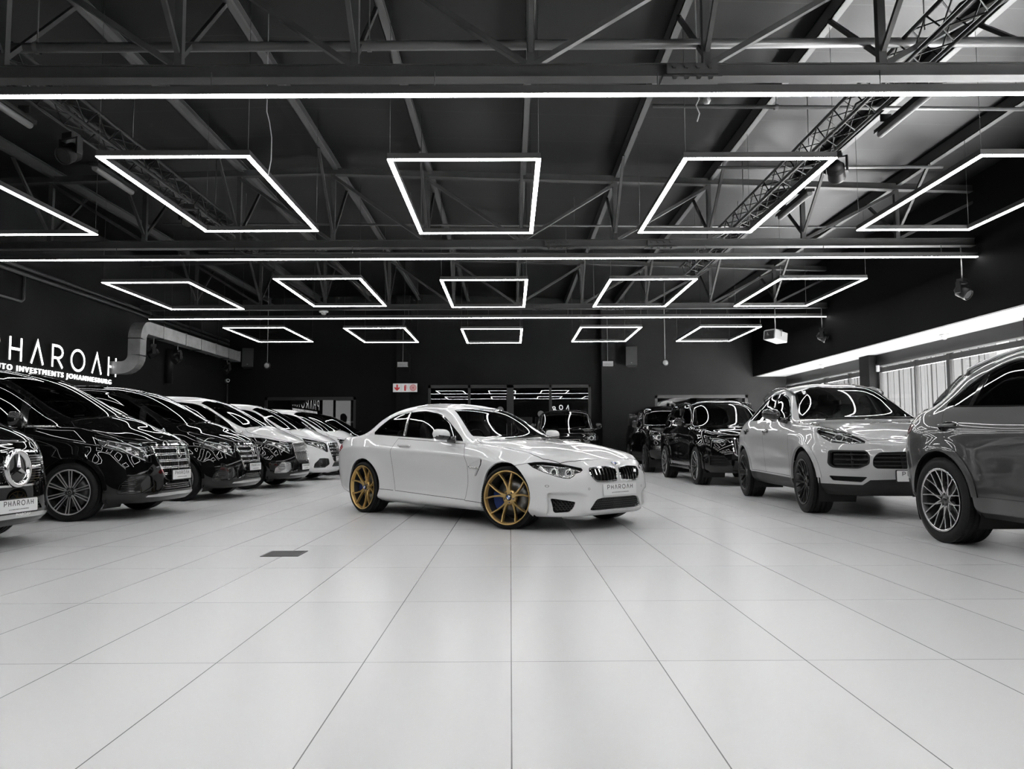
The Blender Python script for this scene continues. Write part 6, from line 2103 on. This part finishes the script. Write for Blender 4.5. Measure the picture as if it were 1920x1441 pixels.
batten(-6.17, 8.6, 9.8, 5.0, 'unlit batten fitting on the left lighting truss, near end', gd)
batten(-6.17, 11.3, 12.5, 5.0, 'unlit batten fitting on the left lighting truss, inside the light frame', gd)

def projector():
    t = thing('projector', 'light grey projector hanging on a rod near the right wall', 'projector', (7.95, 23.13, 4.0), RD(35))
    MB().tube([(0, 0, .12), (0, 0, .87)], .014, 8).build('drop_rod', m_grey, t)
    b = MB(); pl = rounded([(-.20, -.15), (.20, -.15), (.20, .13), (.12, .15), (-.20, .15)], .03, 3)
    b.prism(pl, -.30, .30, lambda u, v, q: (q, u, v)); o = b.build('case', mat('projector_grey', .20, .45), t); o.matrix_local = Matrix.Rotation(RD(8), 4, 'Y')
    b = MB(); b.box2((-.315, -.16, -.13), (-.30, .16, .11)); o2 = b.build('front_panel', m_blk, o)
    b = MB(); b.lathe([(.0, -.34), (.05, -.34), (.06, -.315)], 16, 'X', (0, .04, 0)); b.build('lens', m_lensd, o)
    b = MB(); b.tube([(0, -.22, -.02), (0, -.23, .16), (0, 0, .22), (0, .23, .16), (0, .22, -.02)], .012, 6); b.build('bracket', m_grey, t)
projector()

def speaker(x, rz, label):
    t = thing('wall_speaker', label, 'speaker', (x, YB - .32, 3.80), rz, 'speakers on the back wall')
    R_ = Matrix.Rotation(RD(-8), 4, 'X')
    b = MB(); pl = rounded([(-.22, -.20), (.22, -.20), (.17, .18), (-.17, .18)], .02, 2)
    b.prism(pl, 0, .74, lambda u, v, q: (u, v, q)); o = b.build('cabinet', mat('speaker_black', .01, .6), t); o.matrix_local = R_
    b = MB(); b.box2((-.20, -.212, .03), (.20, -.20, .70)); b.build('grille', mat('speaker_grille', .022, .8), o)
    b = MB(); b.box2((-.02, -.216, .08), (.02, -.21, .10)); b.build('badge', m_grey, o)
    b = MB(); b.bar((0, .1, .35), (0, .32, .42), .06, .06); b.build('bracket', m_blk, t)
speaker(-10.2, RD(12), 'black speaker high on the back wall, left corner')
speaker(4.74, RD(-12), 'black speaker high on the back wall, right of the pilaster')

def pendant(x, y, z, label):
    t = thing('ceiling_pendant', label, 'pendant', (x, y, z), 0, 'round pendants on long rods')
    MB().tube([(0, 0, .1), (0, 0, roof_z(x) - z)], .012, 6).build('rod', mat('rod_grey', .16, .5), t)
    b = MB(); b.lathe([(0, -.06), (.08, -.055), (.115, -.02), (.12, 0), (.115, .02), (.08, .05), (0, .06)], 20, 'Y'); b.build('housing', m_blk, t)
    b = MB(); b.lathe([(0, -.075), (.08, -.066), (.088, -.056)], 20, 'Y'); b.build('disc', mat('pendant_face', .16, .5), t)
pendant(-8.45, 27.0, 3.56, 'round grey pendant on a long rod before the left back wall')
pendant(5.40, 27.0, 3.61, 'round grey pendant on a long rod before the right back wall')
def emergency(x, label):
    t = thing('emergency_light', label, 'emergency light', (x, YB - .38, 3.80), 0, 'emergency lights on the pilasters')
    b = MB(); b.box2((-.20, -.05, 0), (.20, .06, .19)); b.build('case', m_grey, t)
    b = MB(); b.box2((-.19, -.058, .01), (.19, -.05, .11)); b.build('diffuser', mat('emergency_face', .16, .4), t)
    b = MB(); b.tube([(0, .02, .19), (0, .05, .45), (0, .07, 1.9)], .009, 6); b.build('cable', m_grey, t)
emergency(-4.17, 'small grey emergency light above the fire sign')
emergency(3.80, 'small grey emergency light on the right pilaster')

def fire_sign():
    m_red = mat('sign_red', (.55, .015, .02), .5)
    t = thing('fire_sign', 'white fire equipment sign with three red pictograms', 'sign', (-4.08, YB - .32, 2.83))
    b = MB(); b.box2((-.47, -.012, 0), (.47, .012, .33)); b.build('board', mat('sign_white', .75, .5), t)
    f = lambda u, v, q: (u, -.013 - q, v)
    def pic(name, polys, tubes=()):
        b = MB()
        for p in polys:
            b.prism(p, 0, .003, f)
        for p, w in tubes:
            stroke(b, p, w, .003, f)
        b.build(name, m_red, t)
    c = -.31
    pic('arrow_pictogram', [[(c - .03, .29), (c + .03, .29), (c + .03, .16), (c + .10, .20), (c + .10, .135), (c, .045), (c - .10, .135), (c - .10, .20), (c - .03, .16)]])
    c = 0.
    pic('extinguisher_pictogram', [rounded([(c - .035, .045), (c + .035, .045), (c + .035, .22), (c + .015, .25), (c - .015, .25), (c - .035, .22)], .015, 3), [(c - .02, .25), (c + .02, .25), (c + .02, .28), (c - .02, .28)]], [([(c, .27), (c + .055, .26), (c + .07, .20), (c + .07, .12)], .012)])
    c = .31
    pic('hose_pictogram', [circle(c, .165, .03, 16)], [(circle(c, .165, r, 28) + [circle(c, .165, r, 28)[0]], .012) for r in (.05, .075, .10, .122)])
    for x in (-.155, .155):
        b = MB(); b.box2((x - .003, -.014, .03), (x + .003, -.012, .30)); b.build('divider', m_grey, t)
fire_sign()

def cctv():
    t = thing('security_camera', 'small white security camera in the back left corner', 'security camera', (-11.0, 30.2, 3.30))
    b = MB(); b.lathe([(0, -.14), (.065, -.14), (.07, -.10), (.07, .12), (0, .13)], 16, 'Y'); o = b.build('case', m_white, t); o.matrix_local = Matrix.Rotation(RD(35), 4, 'Z')
    b = MB(); b.lathe([(0, -.15), (.045, -.145)], 16, 'Y'); b.build('lens', m_blk, o)
    b = MB(); b.tube([(0, .05, 0), (-.02, .2, .05), (-.02, .3, .05)], .02, 8); b.build('bracket', m_white, t)
cctv()
def detector(x, y, z, label, r=.11, grp='detectors on the soffit'):
    t = thing('smoke_detector', label, 'smoke detector', (x, y, z), 0, grp)
    b = MB(); b.lathe([(0, 0), (r, 0), (r, -.03), (r * .86, -.05)], 22, 'Z'); b.build('base', m_white, t)
    b = MB(); b.lathe([(r * .55, -.05), (r * .5, -.10), (r * .3, -.12), (0, -.12)], 22, 'Z'); b.build('sensor_head', m_white, t)
detector(10.35, 18.4, ZS - .0, 'white round detector on the soffit, above the near shop window')
detector(10.35, 25.7, ZS - .0, 'white round detector on the soffit, above the far shop window')
detector(-5.62, 23.3, 4.85, 'pale round detector under the farthest roof truss', .14)
b = MB(); b.box2((-.03, -.05, -.09), (.03, .05, .09)); tag(b.build('door_sensor', m_white, None, (XW - .13, 22.65, 2.98)), 'small white sensor box beside the shop window column', 'sensor')

def floor_grate():
    t = thing('floor_grate', 'square dark metal grate set into the floor tiles', 'floor grate', (-1.826, 6.37, 0))
    m_gr = mat('grate_metal', .07, .45, .5)
    b = MB(); w = .15
    for q in ((-w, -w, w, -w + .014), (-w, w - .014, w, w), (-w, -w, -w + .014, w), (w - .014, -w, w, w)):
        b.box2((q[0], q[1], 0), (q[2], q[3], .005))
    b.build('rim', m_gr, t)
    b = MB(); b.box2((-w + .012, -w + .012, .0005), (w - .012, w - .012, .002)); b.build('pan', m_dark, t)
    for i in range(13):
        y = -w + .024 + i * .021
        MB().box2((-w + .014, y, .002), (w - .014, y + .012, .0045)).build('slat', m_gr, t)
floor_grate()

# loose cables and conduits
def cable(name, pts, r, m, label):
    b = MB(); b.tube(pts, r, 6); return tag(b.build(name, m), label, 'cable')
m_cab = mat('cable_pale', .35, .5)
cable('hanging_cable', [(-3.2, 10.0, roof_z(-3.2)), (-3.2, 10., 5.25), (-3.16, 10., 5.1), (-3.13, 10., 4.9), (-3.13, 10., 4.6), (-3.17, 10., 4.36)], .007, m_cab, 'thin pale cable dangling from the roof left of centre')
cable('hanging_cable', [(2.27, 9.1, roof_z(2.27)), (2.27, 9.1, 5.1), (2.29, 9.1, 5.0), (2.25, 9.1, 4.92), (2.29, 9.1, 4.82), (2.26, 9.1, 4.72)], .008, m_cab, 'short curly cable under the nearest light bar, right of centre')
t = thing('cable_ball', 'small pale ball hanging under the nearest light bar', 'ball', (2.38, 9.1, 4.98)); b = MB(); b.lathe([(0, -.05), (.035, -.035), (.05, 0), (.035, .035), (0, .05)], 14, 'Z'); b.build('ball', m_grey, t); MB().tube([(0, 0, .05), (0, 0, roof_z(2.38) - 4.98)], .004, 5).build('string', m_cab, t)
for z, lb in ((4.86, 'upper'), (4.72, 'lower')):
    b = MB(); b.tube([(XL + .10, 3, z), (XL + .10, 30.3, z)], .045, 10)
    tag(b.build('wall_pipe', m_pipe), lb + ' dark pipe running along the top of the left wall', 'pipe', 'pipes along the left wall')
b = MB(); b.tube([(XL + .05, 14.0, 4.1), (XL + .05, 17.45, 4.1), (XL + .05, 17.53, 4.16), (XL + .05, 17.53, 4.72)], .03, 8)
tag(b.build('conduit', m_pipe), 'dark conduit bending upward on the left wall above the sign', 'pipe')
b = MB(); b.tube([(XL + .12, 25.0, 3.9), (XL + .12, 25.0, 2.8)], .11, 12); tag(b.build('downpipe', m_blk), 'short black downpipe on the left wall under the duct', 'pipe')
b = MB(); b.tube([(-11.05, 30.38, 0), (-11.05, 30.38, 3.2)], .025, 8); tag(b.build('conduit', m_pipe), 'thin upright conduit in the back left corner under the camera', 'pipe')

# things behind the back glass
def poster(name, x, z, w, h, y, label, fn=None, m=None):
    t = thing(name, label, 'poster', (x, y, z))
    MB().box2((-w / 2, 0, 0), (w / 2, .03, h)).build('panel', m or mat('lit_panel', .8, .5, emit=1., emit_s=.75), t)
    if fn:
        fn(t)
    return t
def blob(t):
    b = MB()
    b.prism(rounded([(-.22, .0), (.30, .0), (.34, .45), (.12, .62), (.18, .92), (.05, 1.08), (-.12, 1.02), (-.10, .72), (-.26, .45)], .08, 4), 0, .006, lambda u, v, q: (u, -.006 - q * 1., v))
    b.build('dark_figure', m_dark, t)
poster('poster', -7.38, 1.0, .42, 1.75, YB + 1.0, 'tall white lit panel behind the left back window')
poster('poster', -6.78, 1.0, .60, 1.58, YB + 1.1, 'white lit poster with a dark shape behind the left back window', blob)
def disc_sign(x, y, z, r, label, bars=True):
    t = thing('round_sign', label, 'sign', (x, y, z))
    MB().lathe([(0, -.02), (r, -.02), (r, .03)], 36, 'Y').build('disc', mat('round_panel', .8, .5, emit=1., emit_s=.55), t)
    if bars:
        b = MB()
        for a, e in (((-.62 * r, .55 * r), (-.25 * r, -.75 * r)), ((.05 * r, .85 * r), (-.1 * r, -.3 * r)), ((.45 * r, .7 * r), (.2 * r, -.8 * r))):
            stroke(b, [a, e], r * .24, .01, lambda u, v, q: (u, -.022 - q, v))
        b.build('stroke', m_dark, t)
disc_sign(6.35, YB + .9, 2.05, .45, 'round white sign with dark strokes behind the right back window')
disc_sign(-.42, YB + 2.2, 2.22, .14, 'small round lamp disc behind the left half of the doorway', False)
disc_sign(1.28, YB + 2.2, 2.05, .13, 'small round lamp disc behind the right half of the doorway', False)
poster('poster', .65, 1.0, .6, .95, YB + 3.2, 'grey poster in the dark room behind the doorway', lambda t: MB().lathe([(.15, -.005), (.21, -.005), (.21, .0)], 24, 'Y', (0, 0, .5)).build('ring', m_dark, t), mat('poster_grey', .3, .6, emit=1., emit_s=.05))
# reflected sign letters and arc, modelled as glowing strokes on the right door leaf
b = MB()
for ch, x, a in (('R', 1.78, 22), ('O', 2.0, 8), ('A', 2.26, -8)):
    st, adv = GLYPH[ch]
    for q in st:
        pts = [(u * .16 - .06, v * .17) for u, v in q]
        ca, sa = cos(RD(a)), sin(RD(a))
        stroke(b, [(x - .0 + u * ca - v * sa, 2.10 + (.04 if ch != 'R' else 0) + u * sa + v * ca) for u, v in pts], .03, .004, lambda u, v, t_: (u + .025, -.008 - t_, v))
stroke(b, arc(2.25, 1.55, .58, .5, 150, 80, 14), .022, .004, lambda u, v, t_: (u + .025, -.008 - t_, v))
b.build('door_reflection', mat('sign_reflection', .8, .5, emit=1., emit_s=.3), dr)
build_bmw()
vans()
suvs()
bigs()
